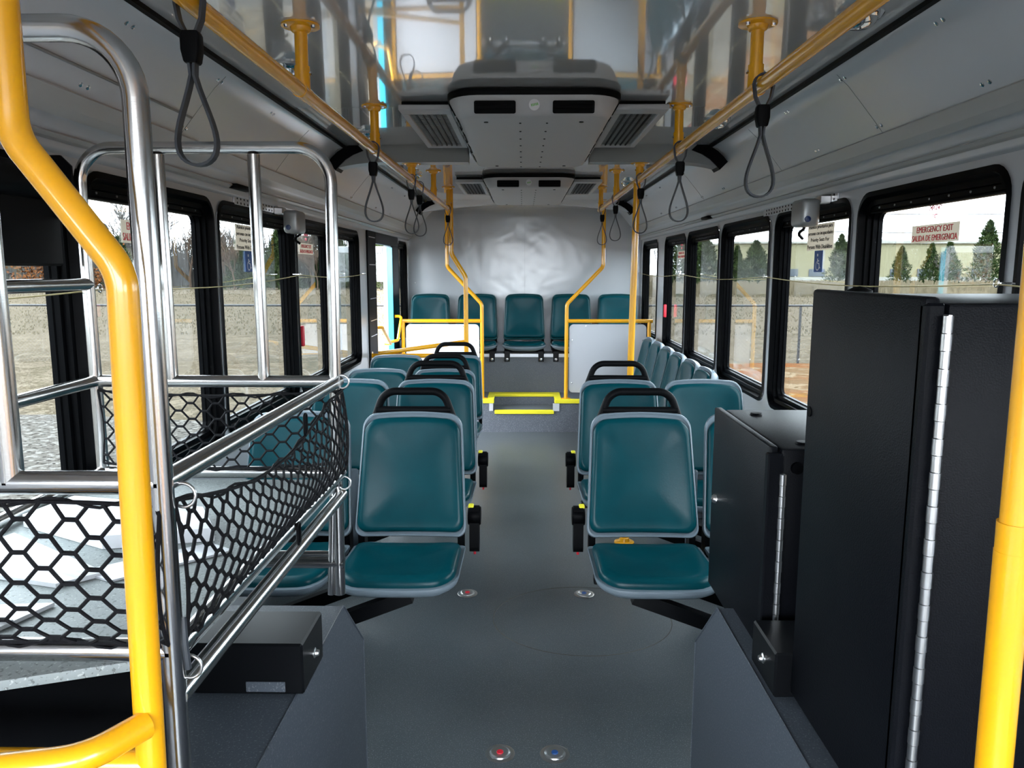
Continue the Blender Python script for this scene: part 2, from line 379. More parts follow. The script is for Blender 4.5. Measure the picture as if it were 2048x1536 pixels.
RN = ['front entry door glazing on the right', 'side window beside the tall black cabinet', 'emergency exit window above the tall black cabinet', 'side window with the priority seating sign on the right', 'third side window back from the tall cabinet', 'fourth side window back from the tall cabinet', 'side window with a red pull handle on the right', 'last window on the right beside the back seats']
LN = ['driver side window on the left', 'side window behind the luggage rack shelf', 'emergency exit window behind the luggage rack', 'side window with the priority seating sign on the left', 'emergency exit window behind the second left seat row', 'narrow window next to the rear door', None, 'small window beside the back seats on the left']
n = 1
for i, wn in enumerate(WIN_R):
    window(n, WR, 1, wn, RN[i], 0.022 if i else 0, 'glass' if i else 'glass_clear'); n += 1
for i, wn in enumerate(WIN_L):
    if i == 6: continue
    window(n, WL, -1, wn, LN[i], 0.022 if i else 0, 'glass' if i else 'glass_clear'); n += 1
# red emergency release handles
for (x, y, s) in ((WR, 6.64, 1), (WL, 4.10, -1)):
    g = G(); xa, xb = sorted((x-s*0.012, x+s*0.012)); g.box(xa, xb, y-0.012, y+0.012, 1.09, 1.20, 0.006, 2)
    solid('release_handle', g, 'red', 'red emergency window release handle on the %s wall' % ('right' if s > 0 else 'left'), 'handle')

# ------------------------------------------------------------------ rear platform with recessed step
g = G(); SX0, SX1, SZ, SY = -0.278, 0.311, 0.20, 7.36
g.box(WL, SX0, 7.02, YR, 0.0, 0.30); g.box(SX1, WR, 7.02, YR, 0.0, 0.30); g.box(SX0, SX1, SY, YR, 0.0, 0.30); g.box(SX0, SX1, 7.02, SY, 0.0, SZ)
pf = struct('floor_rear', g, 'floor_grey', 0, 'raised speckled platform under the back seats with a recessed step')
def nose(x0, x1, y0, y1, z0, z1): g = G(); g.box(x0, x1, y0, y1, z0, z1, 0.003); part('step_nosing', g, 'nosing', pf)
nose(SX0+0.02, SX1-0.02, 7.008, 7.06, SZ-0.028, SZ+0.005)
nose(SX0+0.01, SX1-0.01, SY-0.012, SY+0.10, 0.278, 0.306)
nose(-0.375, SX0+0.014, 7.008, 7.075, 0.272, 0.306); nose(SX1-0.014, 1.15, 7.008, 7.075, 0.272, 0.306)
nose(SX0-0.05, SX0+0.014, 7.076, SY+0.10, 0.299, 0.306); nose(SX1-0.014, SX1+0.05, 7.076, SY+0.10, 0.299, 0.306)
g = G()
for x in (SX0, SX1): g.box(x-0.03, x+0.006 if x < 0 else x+0.03, 7.012, 7.018, 0.20, 0.272)
part('corner_plate', g, 'alu', pf, 0)
g = G(); g.box(WL, WR, 7.50, YR, 0.30, 0.655); part('engine_box', g, 'floor_grey', pf, 0)
g = G(); g.box(WL+0.01, WR-0.01, 7.475, 7.52, 0.648, 0.684, 0.003); part('seat_rail', g, 'alu', pf)

# ------------------------------------------------------------------ wheel housings
def housing(name, xa, xw, label):
    s = 1 if xw > xa else -1
    side = [(-0.3, 0.0), (2.09, 0.0), (2.09, 0.44), (1.87, 0.642), (-0.3, 0.642)]
    g = G(); g.prism(side, min(xa, xw), max(xa, xw), 'x')
    o = tag(part(name, g, 'housing', None, 0), label, 'wheel housing')
    g = G(); g.tube([(xa-s*0.0005, -0.3, 0.642), (xa-s*0.0005, 1.87, 0.642), (xa-s*0.0005, 2.09, 0.44), (xa-s*0.0005, 2.09, 0.0)], 0.0025, 6); part('edge_weld', g, 'housing', o)
    return o
housing('wheel_housing', 0.50, WR-0.002, 'grey speckled wheel housing under the black cabinets')
housing('wheel_housing', -0.46, WL+0.002, 'dark speckled wheel housing under the steel luggage rack')

# ------------------------------------------------------------------ floor tie-down anchors
def anchor(x, y, c, label):
    a = thing('floor_anchor', label, 'floor anchor', (x, y, 0), 'wheelchair tie-down anchors in the floor')
    g = G(); g.lathe([(0.0, 0.0), (0.046, 0.0), (0.047, 0.002), (0.040, 0.004), (0.034, 0.0035), (0.032, 0.007), (0.027, 0.009), (0.020, 0.007), (0.0, 0.007)], (x, y, 0), 'z', 28); part('ring', g, 'zinc', a, 25)
    g = G(); g.lathe([(0.0, 0.007), (0.011, 0.007), (0.010, 0.0095), (0.0, 0.0098)], (x, y, 0), 'z', 16); part('button', g, c, a)
anchor(-0.068, 2.21, 'red', 'steel floor anchor with red button in the near pair of discs'); anchor(0.103, 2.21, 'blue', 'steel floor anchor with blue button in the near pair of discs')
anchor(-0.255, 3.41, 'red', 'steel floor anchor with red button beside the front left seat'); anchor(0.289, 3.41, 'blue', 'steel floor anchor with blue button beside the front right seat')

# ------------------------------------------------------------------ seats
def outline(hb, ht, h, rb, rt, crown=0.0, k=6):   # trapezoid with rounded corners in (u, v), bottom at v=0
    P = [(-hb, 0), (hb, 0), (ht, h), (-ht, h)]; R = [rb, rb, rt, rt]; out = []
    for i in range(4):
        p = Vector(P[i]); a = (Vector(P[i-1])-p); b = (Vector(P[(i+1) % 4])-p); la = a.normalized(); lb = b.normalized()
        ang = la.angle(lb); d = R[i]/math.tan(ang/2); c = p + (la+lb).normalized()*(R[i]/math.sin(ang/2))
        s = p+la*d-c; e = p+lb*d-c; tot = s.angle(e)
        for q in range(k+1):
            t = q/k; w_ = c + (s*math.sin((1-t)*tot)+e*math.sin(t*tot))/math.sin(tot)
            out.append((w_.x, w_.y))
    # add mid points on the long edges so crown and curvature show
    fin = []
    for i in range(len(out)):
        fin.append(out[i]); n2 = out[(i+1) % len(out)]
        if math.dist(out[i], n2) > 0.08:
            for q in range(1, 6): t = q/6; fin.append((out[i][0]+(n2[0]-out[i][0])*t, out[i][1]+(n2[1]-out[i][1])*t))
    if crown:
        fin = [(u, v + (crown*(1-(u/ht)**2) if v > h*0.7 else 0)) for u, v in fin]
    return fin
def pillow(out, c, prof, fn):   # prof: (ring scale or inset, height) from rim to centre
    g = G(); rings = []
    for sc, w_ in prof:
        rings.append([fn(c[0]+(u-c[0])*sc, c[1]+(v-c[1])*sc, w_) for u, v in out])
    g.loft(rings, caps=True); return g
def arc_dish(u, k): return k*(u/0.2)**2
def seat_parts(root, handle=True, lever=0, zlow=0.0, lean=0.13, rearstyle=False):
    """local frame: faces -Y, origin on the floor below the seat back"""
    zb = 0.490; H = 0.450
    def back(u, v, w_):   # w_ towards the sitter (-Y)
        y = -0.13 + lean*(v/H) - w_*0.96 + 0.30*max(0, 0.07-v)**2*0 - arc_dish(u, 0.012)
        return (u, y, zb + zlow + v + w_*0.27)
    rim = outline(0.214, 0.192, H, 0.035, 0.052, 0.012)
    g = pillow(rim, (0, H/2), [(0.0, -0.040), (0.6, -0.040), (0.93, -0.036), (0.985, -0.020), (1.0, 0.0), (0.988, 0.010), (0.965, 0.012), (0.93, 0.004), (0.5, 0.002), (0.0, 0.002)], back)
    sb = part('back_shell', g, 'teal_shell' if rearstyle else 'shell', root, 50)
    cu = outline(0.2035, 0.1815, H-0.040, 0.038, 0.052, 0.010)
    def cback(u, v, w_): return back(u, v+0.018, w_)
    g = pillow(cu, (0, (H-0.04)/2), [(1.0, 0.000), (1.004, 0.012), (0.992, 0.022), (0.965, 0.029), (0.90, 0.031), (0.78, 0.026), (0.5, 0.020), (0.25, 0.018), (0.0, 0.018)], cback)
    bc = part('back_cushion', g, 'teal', root, 60)
    g = G(); g.ribbon([cback(-0.045 + 0.09*i/6, 0.075, 0.0195) for i in range(7)], 0.003, 0.006, (0, 0, 1)); part('pocket_slot', g, 'rubber', bc)
    # seat pan
    D = 0.42
    def pan(u, v, w_):
        y = -0.135 - v; f = max(0.0, (v-0.30)/0.12)
        return (u, y - 0.008, 0.443 + zlow + w_ - 0.014*f*f + 0.020*(v/D) + 0.010*abs(u/0.2)**3)
    rim = outline(0.212, 0.212, D, 0.03, 0.085)
    g = pillow(rim, (0, D/2), [(0.0, -0.055), (0.55, -0.052), (0.88, -0.030), (0.975, -0.014), (1.0, 0.0), (0.992, 0.008), (0.965, 0.006), (0.5, 0.002), (0.0, 0.002)], pan)
    ss = part('seat_shell', g, 'shell', root, 50)
    cu = outline(0.196, 0.200, D-0.030, 0.055, 0.080)
    g = pillow(cu, (0, (D-0.03)/2), [(1.0, 0.0), (1.004, 0.010), (0.992, 0.021), (0.96, 0.030), (0.89, 0.033), (0.75, 0.028), (0.5, 0.021), (0.25, 0.019), (0.0, 0.019)], lambda u, v, w_: pan(u, v+0.008, w_))
    part('seat_cushion', g, 'teal', root, 60)
    # hinge plates between pan and back
    for sx_ in (-1, 1):
        g = G(); g.box(sx_*0.19-0.012, sx_*0.19+0.012, -0.135, -0.07, 0.41+zlow, 0.52+zlow, 0.004); part('hinge_plate', g, 'black', root)
    if handle:
        yt = -0.13 + lean + 0.012; zt = zb + zlow + H
        g = G(); g.tube(fillet([(-0.160, yt, zt-0.035), (-0.115, yt+0.002, zt+0.088), (0.115, yt+0.002, zt+0.088), (0.160, yt, zt-0.035)], 0.065, 10), 0.0150, 14)
        g.tube([(-0.145, yt-0.004, zt+0.016), (0.145, yt-0.004, zt+0.016)], 0.014, 12)
        part('grab_handle', g, 'rubber', root, 50)
    if lever:
        x = 0.238*lever
        g = G()
        cap = rrect(-0.075, -0.015, 0.40, 0.585, 0.028, 6); g.prism([(u, v) for u, v in cap], x-0.019, x+0.019, 'x')
        a = part('release_arm', g, 'rubber', root, 40)
        g = G(); g.lathe([(0.0, x-0.025), (0.034, x-0.025), (0.037, x-0.020), (0.037, x+0.020), (0.034, x+0.025), (0.0, x+0.025)], (0, -0.045, 0.545), 'x', 20); part('pivot', g, 'black', a, 40)
        g = G(); g.lathe([(0.0, 0.386), (0.005, 0.388), (0.005, 0.402)], (x, -0.045, 0), 'z', 10); part('release_pin', g, 'red', a)
        g = G(); g.box(min(x*0.90, x*0.99), max(x*0.90, x*0.99), -0.06, -0.03, 0.578, 0.590, 0.003); part('latch_tab', g, 'nosing', a)
    return root
def relocate(o, loc, rz=0.0): o.location = loc; o.rotation_euler = (0, 0, rz); return o
def new_seat(label, group, **k):
    return seat_parts(thing('bus_seat', label, 'seat', (0, 0, 0), group), **k)
pair = 'forward pairs of teal seats'
# rows 1 and 2 are flip seats; rows 3 and 4 sit a little lower
sL = new_seat('teal vinyl seat with black grab handle, front row left of the aisle', pair, handle=True, lever=1)
sR = new_seat('teal vinyl seat with black grab handle, front row right of the aisle', pair, handle=True, lever=-1)
sW = new_seat('teal vinyl seat behind the steel luggage rack, front row left by the window', pair, handle=False)
sA3 = new_seat('teal vinyl aisle seat with black grab handle, third row on the left', pair, handle=True, zlow=-0.075)
sW3 = new_seat('teal vinyl window seat without handle, third row on the left', pair, handle=False, zlow=-0.075)
relocate(sL, (-0.425, 2.95, 0)); relocate(sR, (0.457, 2.95, 0)); relocate(sW, (-0.862, 2.95, 0))
relocate(sA3, (-0.492, 4.84, 0)); relocate(sW3, (-0.915, 4.84, 0))
dup(sL, (-0.437, 3.85, 0), label='teal vinyl seat with black grab handle, second row left of the aisle')
dup(sW, (-0.866, 3.85, 0), label='teal vinyl seat without handle, second row left by the window')
dup(sR, (0.482, 3.85, 0), label='teal vinyl seat with black grab handle, second row right of the aisle')
dup(sW, (0.905, 3.85, 0), label='teal vinyl seat without handle, second row right by the window')
dup(sW, (0.897, 2.95, 0), label='teal vinyl seat mostly hidden by the small black cabinet, front row right')
dup(sA3, (-0.497, 5.64, 0), label='teal vinyl aisle seat with black grab handle, fourth row before the rear door')
dup(sW3, (-0.925, 5.64, 0), label='teal vinyl window seat, fourth row below the yellow door rail')
# support beams of the pairs
def beams(xs, xw, y, z0, label):
    b = thing('seat_support', label, 'seat frame', (xs, y-0.5, 0), 'black cantilever frames under the seat pairs')
    s = 1 if xw > xs else -1
    for dy in (-0.46, -0.16):
        d = Vector((xw-xs, 0, 0.09-z0)).normalized(); up = Vector((-d.z*s, 0, d.x*s)); up = up if up.z > 0 else -up
        g = G(); rings = []
        for (px, pz) in ((xs-s*0.02, z0), (xw, 0.09)):
            c = Vector((px, y+dy, pz)); rings.append([c+up*0.024+Vector((0, -0.02, 0)), c+up*0.024+Vector((0, 0.02, 0)), c-up*0.024+Vector((0, 0.02, 0)), c-up*0.024+Vector((0, -0.02, 0))])
        g.loft(rings); part('arm', g, 'blackbox', b, 0)
    g = G(); xa, xb = sorted((xs-s*0.14, xw)); g.box(xa, xb, y-0.30, y-0.26, z0-0.030, z0-0.002, 0.004); part('cross_tube', g, 'blackbox', b)
    xm = xs + s*0.26; g = G(); g.box(xm-0.020, xm+0.020, y-0.045, y-0.030, 0.40, 0.73, 0.006); part('link_plate', g, 'shell', b)
    g = G(); xa, xb = sorted((xw, xw-s*0.012)); g.box(xa, xb, y-0.55, y-0.05, 0.05, z0+0.02, 0.003); part('wall_plate', g, 'blackbox', b)
beams(-0.40, WL+0.002, 2.95, 0.40, 'black cantilever frame under the front left seat pair')
beams(0.40, WR-0.002, 2.95, 0.40, 'black cantilever frame under the front right seat pair')
beams(-0.42, WL+0.002, 3.85, 0.40, 'black cantilever frame under the second left seat pair')
beams(0.42, WR-0.002, 3.85, 0.40, 'black cantilever frame under the second right seat pair')
for y, nm in ((4.84, 'third'), (5.64, 'fourth')):
    b = thing('seat_support', 'black T-leg frame under the %s left seat pair' % nm, 'seat frame', (-0.7, y-0.3, 0), 'black cantilever frames under the seat pairs')
    g = G(); g.box(-1.178, -0.32, y-0.40, y-0.36, 0.29, 0.325, 0.004); g.box(-1.178, -0.32, y-0.20, y-0.16, 0.29, 0.325, 0.004); part('cross_tube', g, 'blackbox', b)
    g = G(); g.box(-0.53, -0.47, y-0.40, y-0.16, 0.0, 0.29, 0.006); part('leg', g, 'blackbox', b)
# side-facing seats along the right wall
g0 = 'aisle-facing seats along the right wall'
sS = None
ordn = ['nearest the camera', 'second from the camera', 'third from the camera', 'fourth from the camera', 'fifth from the camera', 'farthest from the camera']
for i in range(6):
    lab = 'teal vinyl side-facing seat along the right wall, %s' % ordn[i]; y = 4.68 + 0.425*i
    if sS is None:
        sS = new_seat(lab, g0, handle=False, zlow=-0.05, lean=0.10); relocate(sS, (1.165, y, 0), -PI/2)
    else: dup(sS, (1.165, y, 0), rz=-PI/2, label=lab)
b = thing('side_seat_bench', 'dark plinth carrying the row of side-facing seats on the right', 'seat frame', (1.0, 5.7, 0))
g = G(); g.box(0.80, WR-0.003, 4.50, 6.98, 0.0, 0.36, 0.01); part('plinth', g, 'floor_grey', b)
g = G(); g.box(0.79, 0.797, 4.55, 6.95, 0.30, 0.345); part('edge_trim', g, 'nosing', b, 0)
# five seats across the back
sB = None
for i, (x, nm) in enumerate(((-0.937, 'leftmost, partly behind the white barrier'), (-0.462, 'second from the left'), (0.015, 'in the middle facing the aisle'), (0.490, 'second from the right'), (0.957, 'rightmost, partly behind the grey barrier'))):
    lab = 'teal vinyl back row seat, ' + nm
    if sB is None:
        sB = new_seat(lab, 'seats across the back of the bus', handle=False, lean=0.07, rearstyle=True)
        for sx_ in (-0.165, 0.165):
            g = G(); g.box(sx_-0.027, sx_+0.027, -0.475, -0.462, 0.305, 0.41, 0.003); br = part('bracket', g, 'blackbox', sB)
            g = G(); g.lathe([(0.0, -0.486), (0.013, -0.483), (0.016, -0.475)], (sx_, 0, 0.33), 'y', 12); part('bolt', g, 'chrome', br)
        g = G(); g.box(-0.20, 0.20, -0.46, -0.10, 0.385, 0.402, 0.004); part('base_plate', g, 'blackbox', sB)
        relocate(sB, (x, 7.93, 0.30))
    else: dup(sB, (x, 7.93, 0.30), label=lab)

# ------------------------------------------------------------------ yellow rails and poles
RX, LX, RZ, RR = 0.585, -0.560, 1.945, 0.0175
def flange(g, x, y, z):
    g.lathe([(0.0, z), (0.048, z), (0.048, z-0.005), (0.026, z-0.007), (0.024, z-0.016), (0.019, z-0.02)], (x, y, 0), 'z', 20)
for X, sd, yend in ((RX, 'right', 6.02), (LX, 'left', 5.97)):
    r = thing('grab_rail', 'long yellow overhead grab rail on the %s hung from the ceiling' % sd, 'grab rail', (X, 2.0, RZ), 'yellow overhead grab rails')
    g = G(); g.tube([(X, -0.6, RZ), (X, yend, RZ)], RR, 16); part('tube', g, 'yellow', r, 50)
    for y in (1.07, 2.04, 3.01, 3.98, 4.95, 5.92):
        zz = 2.025 if 3.9 < y < 4.05 else zc(X)
        g = G(); g.tube([(X, y, RZ), (X, y, zz-0.004)], 0.0165, 14); flange(g, X, y, zz); st = part('stanchion', g, 'yellow', r, 40)
        g = G(); g.tube([(X, y, RZ-0.002), (X, y, RZ+0.062)], 0.0195, 14); g.tube([(X, y-0.035, RZ), (X, y+0.035, RZ)], 0.0195, 14)
        part('tee_clamp', g, 'yellow', r, 40)
        for a in (0.4, 2.5): g = G(); g.lathe([(0.005, zz-0.011), (0.006, zz-0.005)], (X+0.038*math.cos(a), y-0.038*math.sin(a), 0), 'z', 8); part('bolt', g, 'chrome', st)
        for sx_ in (-1, 1): g = G(); g.lathe([(0.0, X+sx_*0.024), (0.005, X+sx_*0.023), (0.005, X+sx_*0.018)], (0, y, RZ+0.045), 'x', 8); part('bolt', g, 'chrome', st)
# straight pole on the right from the rail to the floor
p = thing('grab_pole', 'straight yellow pole standing behind the right seat rows', 'grab pole', (0.575, 4.07, 0))
g = G(); g.tube([(0.565, 4.10, 0.0), (0.585, 4.06, RZ-0.005)], 0.0175, 16); part('tube', g, 'yellow', p, 50)
g = G(); g.lathe([(0.0, 0.0), (0.055, 0.0), (0.055, 0.006), (0.030, 0.010), (0.026, 0.03), (0.018, 0.034)], (0.565, 4.10, 0), 'z', 20); part('floor_flange', g, 'yellow', p)
# bent pole at the end of the left rail with its door rail
p = thing('grab_pole', 'bent yellow pole at the end of the left rail with a door rail', 'grab pole', (-0.44, 5.95, 0))
g = G(); g.tube(fillet([(-0.545, 5.95, 2.1), (-0.545, 5.95, 1.615), (-0.437, 5.95, 1.44), (-0.437, 5.95, 0.0)], 0.08), 0.0175, 16); part('tube', g, 'yellow', p, 50)
g = G(); g.tube([(-1.175, 5.95, 0.832), (-0.437, 5.95, 0.832)], 0.0175, 14); part('cross_rail', g, 'yellow', p, 50)
g = G(); g.tube([(-1.12, 5.95, 0.850), (-0.437, 5.95, 0.942)], 0.0165, 14); part('sloping_rail', g, 'yellow', p, 50)
g = G(); g.lathe([(0.0, -1.178), (0.045, -1.178), (0.045, -1.170), (0.022, -1.166)], (0, 5.95, 0.832), 'x', 18); part('wall_flange', g, 'yellow', p)
# barriers in front of the back seats
def barrier(xp, xo, xw, pm, pmn, lab):
    o = thing('barrier', lab, 'barrier', (xp, 7.06, 0.30))
    s = 1 if xw > xp else -1; y = 7.105
    g = G(); g.tube(fillet([(xo, y, 2.098), (xo, y, 1.52), (xp, y, 1.18), (xp, y, 0.30)], 0.07), 0.0175, 16); flange(g, xo, y, 2.10); part('bent_post', g, 'yellow', o, 50)
    g = G(); g.tube([(xp, y, 1.026), (xw + s*0.03, y, 1.026)], 0.0175, 14); part('top_rail', g, 'yellow', o, 50)
    g = G(); g.tube([(xw, y, 1.026), (xw, y, 0.30)], 0.0175, 14); part('short_post', g, 'yellow', o, 50)
    xa, xb = sorted((xp+s*0.026, xw-s*0.026))
    g = G(); g.prism(rrect(xa, xb, 0.36, 0.996, 0.04, 6), y-0.004, y+0.004, 'y'); pn = part('panel', g, pm, o, 30, label=pmn)
    for (u, v) in ((0.2, 0.98), (0.8, 0.98), (0.02, 0.85), (0.98, 0.85), (0.02, 0.45), (0.98, 0.45)):
        g = G(); g.lathe([(0.0, y-0.009), (0.006, y-0.008), (0.007, y-0.004)], (xa+(xb-xa)*(0.02+u*0.96), 0, v), 'y', 10); part('bolt', g, 'chrome', pn)
    g = G(); g.lathe([(0.0, 0.30), (0.045, 0.30), (0.045, 0.307), (0.022, 0.311)], (xp, y, 0), 'z', 18); part('floor_flange', g, 'yellow', o)
barrier(-0.375, -0.69, -1.105, 'white', 'white barrier panel', 'yellow framed barrier with white panel beside the rear door')
barrier(0.405, 0.733, 1.165, 'panel_grey', 'light grey barrier panel', 'yellow framed barrier with light grey panel beside the side seats')
# right foreground pole
p = thing('grab_pole', 'yellow pole standing right beside the tall black cabinet', 'grab pole', (0.53, 0.80, 0))
g = G(); g.tube([(0.533, 0.80, 0.643), (0.528, 0.80, 1.20)], 0.0185, 20); part('lower_sleeve', g, 'yellow', p, 50)
g = G(); g.tube([(0.529, 0.80, 1.19), (0.524, 0.80, 2.08)], 0.0165, 20); part('tube', g, 'yellow', p, 50)
g = G(); g.tube([(0.5285, 0.80, 1.198), (0.528, 0.80, 1.232)], 0.0183, 20); part('collar', g, 'yellow', p, 50)
# left foreground bent pole
p = thing('grab_pole', 'thick bent yellow pole in front of the steel luggage rack', 'grab pole', (-0.47, 0.90, 0))
g = G(); g.tube(fillet([(-0.578, 0.90, 2.08), (-0.580, 0.90, 1.650), (-0.467, 0.90, 1.497), (-0.479, 0.90, 0.642)], 0.07, 12), 0.0178, 24); part('tube', g, 'yellow', p, 60)
g = G(); g.tube(fillet([(-0.472, 0.885, 0.935), (-0.510, 0.815, 0.935), (-0.90, 0.73, 0.935)], 0.07, 10), 0.0178, 20); part('modesty_rail', g, 'yellow', p, 60)
g = G(); g.tube([(-0.480, 0.90, 0.872), (-1.0, 0.90, 0.872)], 0.0178, 20); part('lower_rail', g, 'yellow', p, 60)

# ------------------------------------------------------------------ hanging straps
def strap(X, y, label):
    o = thing('hanging_strap', label, 'strap', (X, y, RZ-0.28), 'grey loop straps on the overhead rails')
    pts = []
    for k in range(13):
        a = PI*(k/12) ; pts.append((X + 0.0235*math.cos(a), y, RZ + 0.0235*math.sin(a)))
    pts += [(X-0.019, y, RZ-0.03), (X-0.006, y, RZ-0.058), (X-0.0045, y, RZ-0.10)]
    n = 26; cz = RZ-0.222; low = []
    for k in range(n+1):
        t = k/n; a = PI/2 + 2*PI*t
        r = 0.040; xx = r*math.sin(2*PI*t)*(-1)*(math.sin(PI*t)**0.55); zz = (RZ-0.10) - 0.168*(math.sin(PI*t)**1.0)
        low.append((X + xx*1.0, y, zz))
    pts += low[1:-1] + [(X+0.0045, y, RZ-0.10), (X+0.006, y, RZ-0.058), (X+0.019, y, RZ-0.03)]
    g = G(); g.ribbon(pts, 0.0175, 0.0045, (0, 1, 0), closed=True); part('loop', g, 'strap', o, 60)
    g = G(); g.loft([[(X+a*sx_, y+b*0.8, z) for a, b in rrect(-1, 1, -1, 1, 0.35, 3)] for z, sx_ in ((RZ-0.050, 0.0135), (RZ-0.056, 0.0165), (RZ-0.080, 0.0165), (RZ-0.098, 0.0125), (RZ-0.101, 0.010))])
    # scale depth of the clamp
    g.v = [(px, y + (py-y)*0.016, pz) for px, py, pz in g.v]
    part('clamp', g, 'rubber', o, 40)
for X, ys, sd in ((LX, (1.364, 2.96, 3.96, 4.27, 5.86), 'left'), (RX, (1.967, 2.967, 3.93, 4.98, 5.80), 'right')):
    for i, y in enumerate(ys):
        strap(X, y, 'grey hanging strap on the %s rail, %s' % (sd, ['nearest to the camera', 'second from the camera', 'third from the camera', 'fourth from the camera', 'last before the back'][i]))

# ------------------------------------------------------------------ ceiling air units
def ac(y0, label):
    o = thing('ceiling_air_unit', label, 'air unit', (0.038, y0, 2.02), 'ceiling air conditioning units'); c = 0.038; LN_ = 1.40
    def ring(hx, ya, yb, z, rf, rr, bow=0.0): return [(c+u, v - (bow*(1-(u/hx)**2) if v < (ya+yb)/2 else 0), z) for u, v in rrect(-hx, hx, ya, yb, (rf, rf, rr, rr), 7)]
    g = G(); g.loft([ring(0.305, y0, y0+LN_, 2.105, 0.10, 0.05, 0.02), ring(0.306, y0, y0+LN_, 2.094, 0.10, 0.05, 0.02), ring(0.303, y0+0.004, y0+LN_, 2.084, 0.10, 0.05, 0.02)]); part('gasket', g, 'rubber', o, 40)
    g = G(); g.loft([ring(0.299, y0+0.004, y0+LN_-0.01, 2.088, 0.10, 0.05, 0.02), ring(0.297, y0+0.004, y0+LN_-0.01, 2.078, 0.10, 0.05, 0.02), ring(0.276, y0+0.012, y0+LN_-0.02, 2.040, 0.08, 0.05, 0.018), ring(0.266, y0+0.020, y0+LN_-0.03, 2.026, 0.07, 0.05, 0.016), ring(0.252, y0+0.034, y0+LN_-0.04, 2.019, 0.06, 0.05, 0.012)])
    body = part('cover', g, 'acgrey', o, 50)
    d = Vector((0, 0.010, -0.05)).normalized(); nn = Vector((0, -1, -0.2)).normalized()
    base = Vector((c, y0-0.006, 2.046))
    for sx_ in (-1, 1):
        g = G(); cc = base + Vector((sx_*0.134, 0.006, 0)); hw, hd = 0.071, 0.021
        lo = rrect(-hw, hw, -hd, hd, 0.006, 3); li = rrect(-hw+0.005, hw-0.005, -hd+0.004, hd-0.004, 0.004, 3)
        def m3(u, v, w_): q = cc + d*v + nn*w_; return (q.x+u, q.y, q.z)
        g.loft([[m3(u, v, -0.012) for u, v in lo], [m3(u, v, 0.008) for u, v in lo], [m3(u, v, 0.008) for u, v in li], [m3(u, v, 0.003) for u, v in li]]); v_ = part('vent', g, 'black', o, 30)
        for q in range(2):
            g = G(); t = -0.007+0.012*q; g.tube([m3(-hw+0.007, t, 0.006), m3(hw-0.007, t, 0.006)], 0.0022, 6); part('blade', g, 'rubber', v_)
    g = G(); lo = [(0.0185*math.cos(2*PI*k/28), 0.0185*math.sin(2*PI*k/28)) for k in range(28)]
    def mb(u, v, w_): q = base + d*(v-0.006) + nn*w_; return (q.x+u, q.y, q.z)
    g.loft([[mb(u, v, -0.006) for u, v in lo], [mb(u, v, 0.0095) for u, v in lo]]); bd = part('badge', g, 'white', o, 30)
    for q in range(5):
        g = G(); g.tube([mb(-0.010+0.005*q, -0.003-0.001*q, 0.010), mb(-0.008+0.005*q, 0.005-0.001*q, 0.010)], 0.0014, 6); part('badge_mark', g, 'green', bd)
    for (u, v, r_) in [(-0.17, 0.12, 0.008), (0.17, 0.12, 0.008), (-0.17, 1.30, 0.008), (0.17, 1.30, 0.008)] + [(sx_*0.048, 0.14+0.17*q, 0.0040) for sx_ in (-1, 1) for q in range(8)]:
        g = G(); g.lathe([(0.0, 2.0165), (r_, 2.0165), (r_, 2.021)], (c+u, y0+v, 0), 'z', 10); part('screw', g, 'rubber', body)
    for sx_ in (-1, 1):
        for q in range(4):
            ya = y0+0.12+0.30*q; g = G()
            P = [(c+sx_*0.298, ya, 2.082), (c+sx_*0.298, ya+0.23, 2.082), (c+sx_*0.266, ya+0.20, 2.030), (c+sx_*0.266, ya+0.04, 2.030)]
            g.loft([P, [(a+sx_*0.005, b_, z-0.004) for a, b_, z in P]]); lv = part('louvre', g, 'black', o, 0)
            for t in (0.35, 0.7):
                g = G(); g.tube([(c+sx_*(0.303-0.032*t), ya+0.02, 2.078-0.052*t), (c+sx_*(0.303-0.032*t), ya+0.205, 2.078-0.052*t)], 0.0028, 6); part('blade', g, 'acgrey', lv)
    for sx_ in (-1, 1):
        xa, xb = sorted((c+sx_*0.302, c+sx_*0.495)); ya, yb = y0+0.19, y0+1.08
        g = G(); g.box(xa+0.01, xb-0.012, ya+0.02, yb-0.02, 2.092, 2.108); part('grille_gasket', g, 'rubber', o, 0)
        for bx in ((xa, xb, ya, ya+0.085), (xa, xb, yb-0.035, yb), (xa, xa+0.026, ya+0.085, yb-0.035), (xb-0.026, xb, ya+0.085, yb-0.035)):
            g = G(); g.box(*bx, 2.074, 2.094, 0.003); part('grille_frame', g, 'acgrey', o, 30)
        g = G(); g.box(xa+0.02, xb-0.02, ya+0.06, yb-0.03, 2.089, 2.093); fr = part('filter', g, 'rubber', o, 0)
        q = ya+0.092
        while q < yb-0.045:
            g = G(); g.box(xa+0.026, xb-0.026, q, q+0.005, 2.082, 2.085); part('slat', g, 'rib', fr, 0); q += 0.024
        for t in range(1, 6):
            x = xa+0.026+(xb-xa-0.052)*t/6; g = G(); g.box(x-0.003, x+0.003, ya+0.08, yb-0.03, 2.078, 2.083); part('grille_bar', g, 'black', fr, 0)
ac(2.735, 'grey ceiling air unit with two side grilles, the nearer one'); ac(5.11, 'grey ceiling air unit with two side grilles, the farther one')

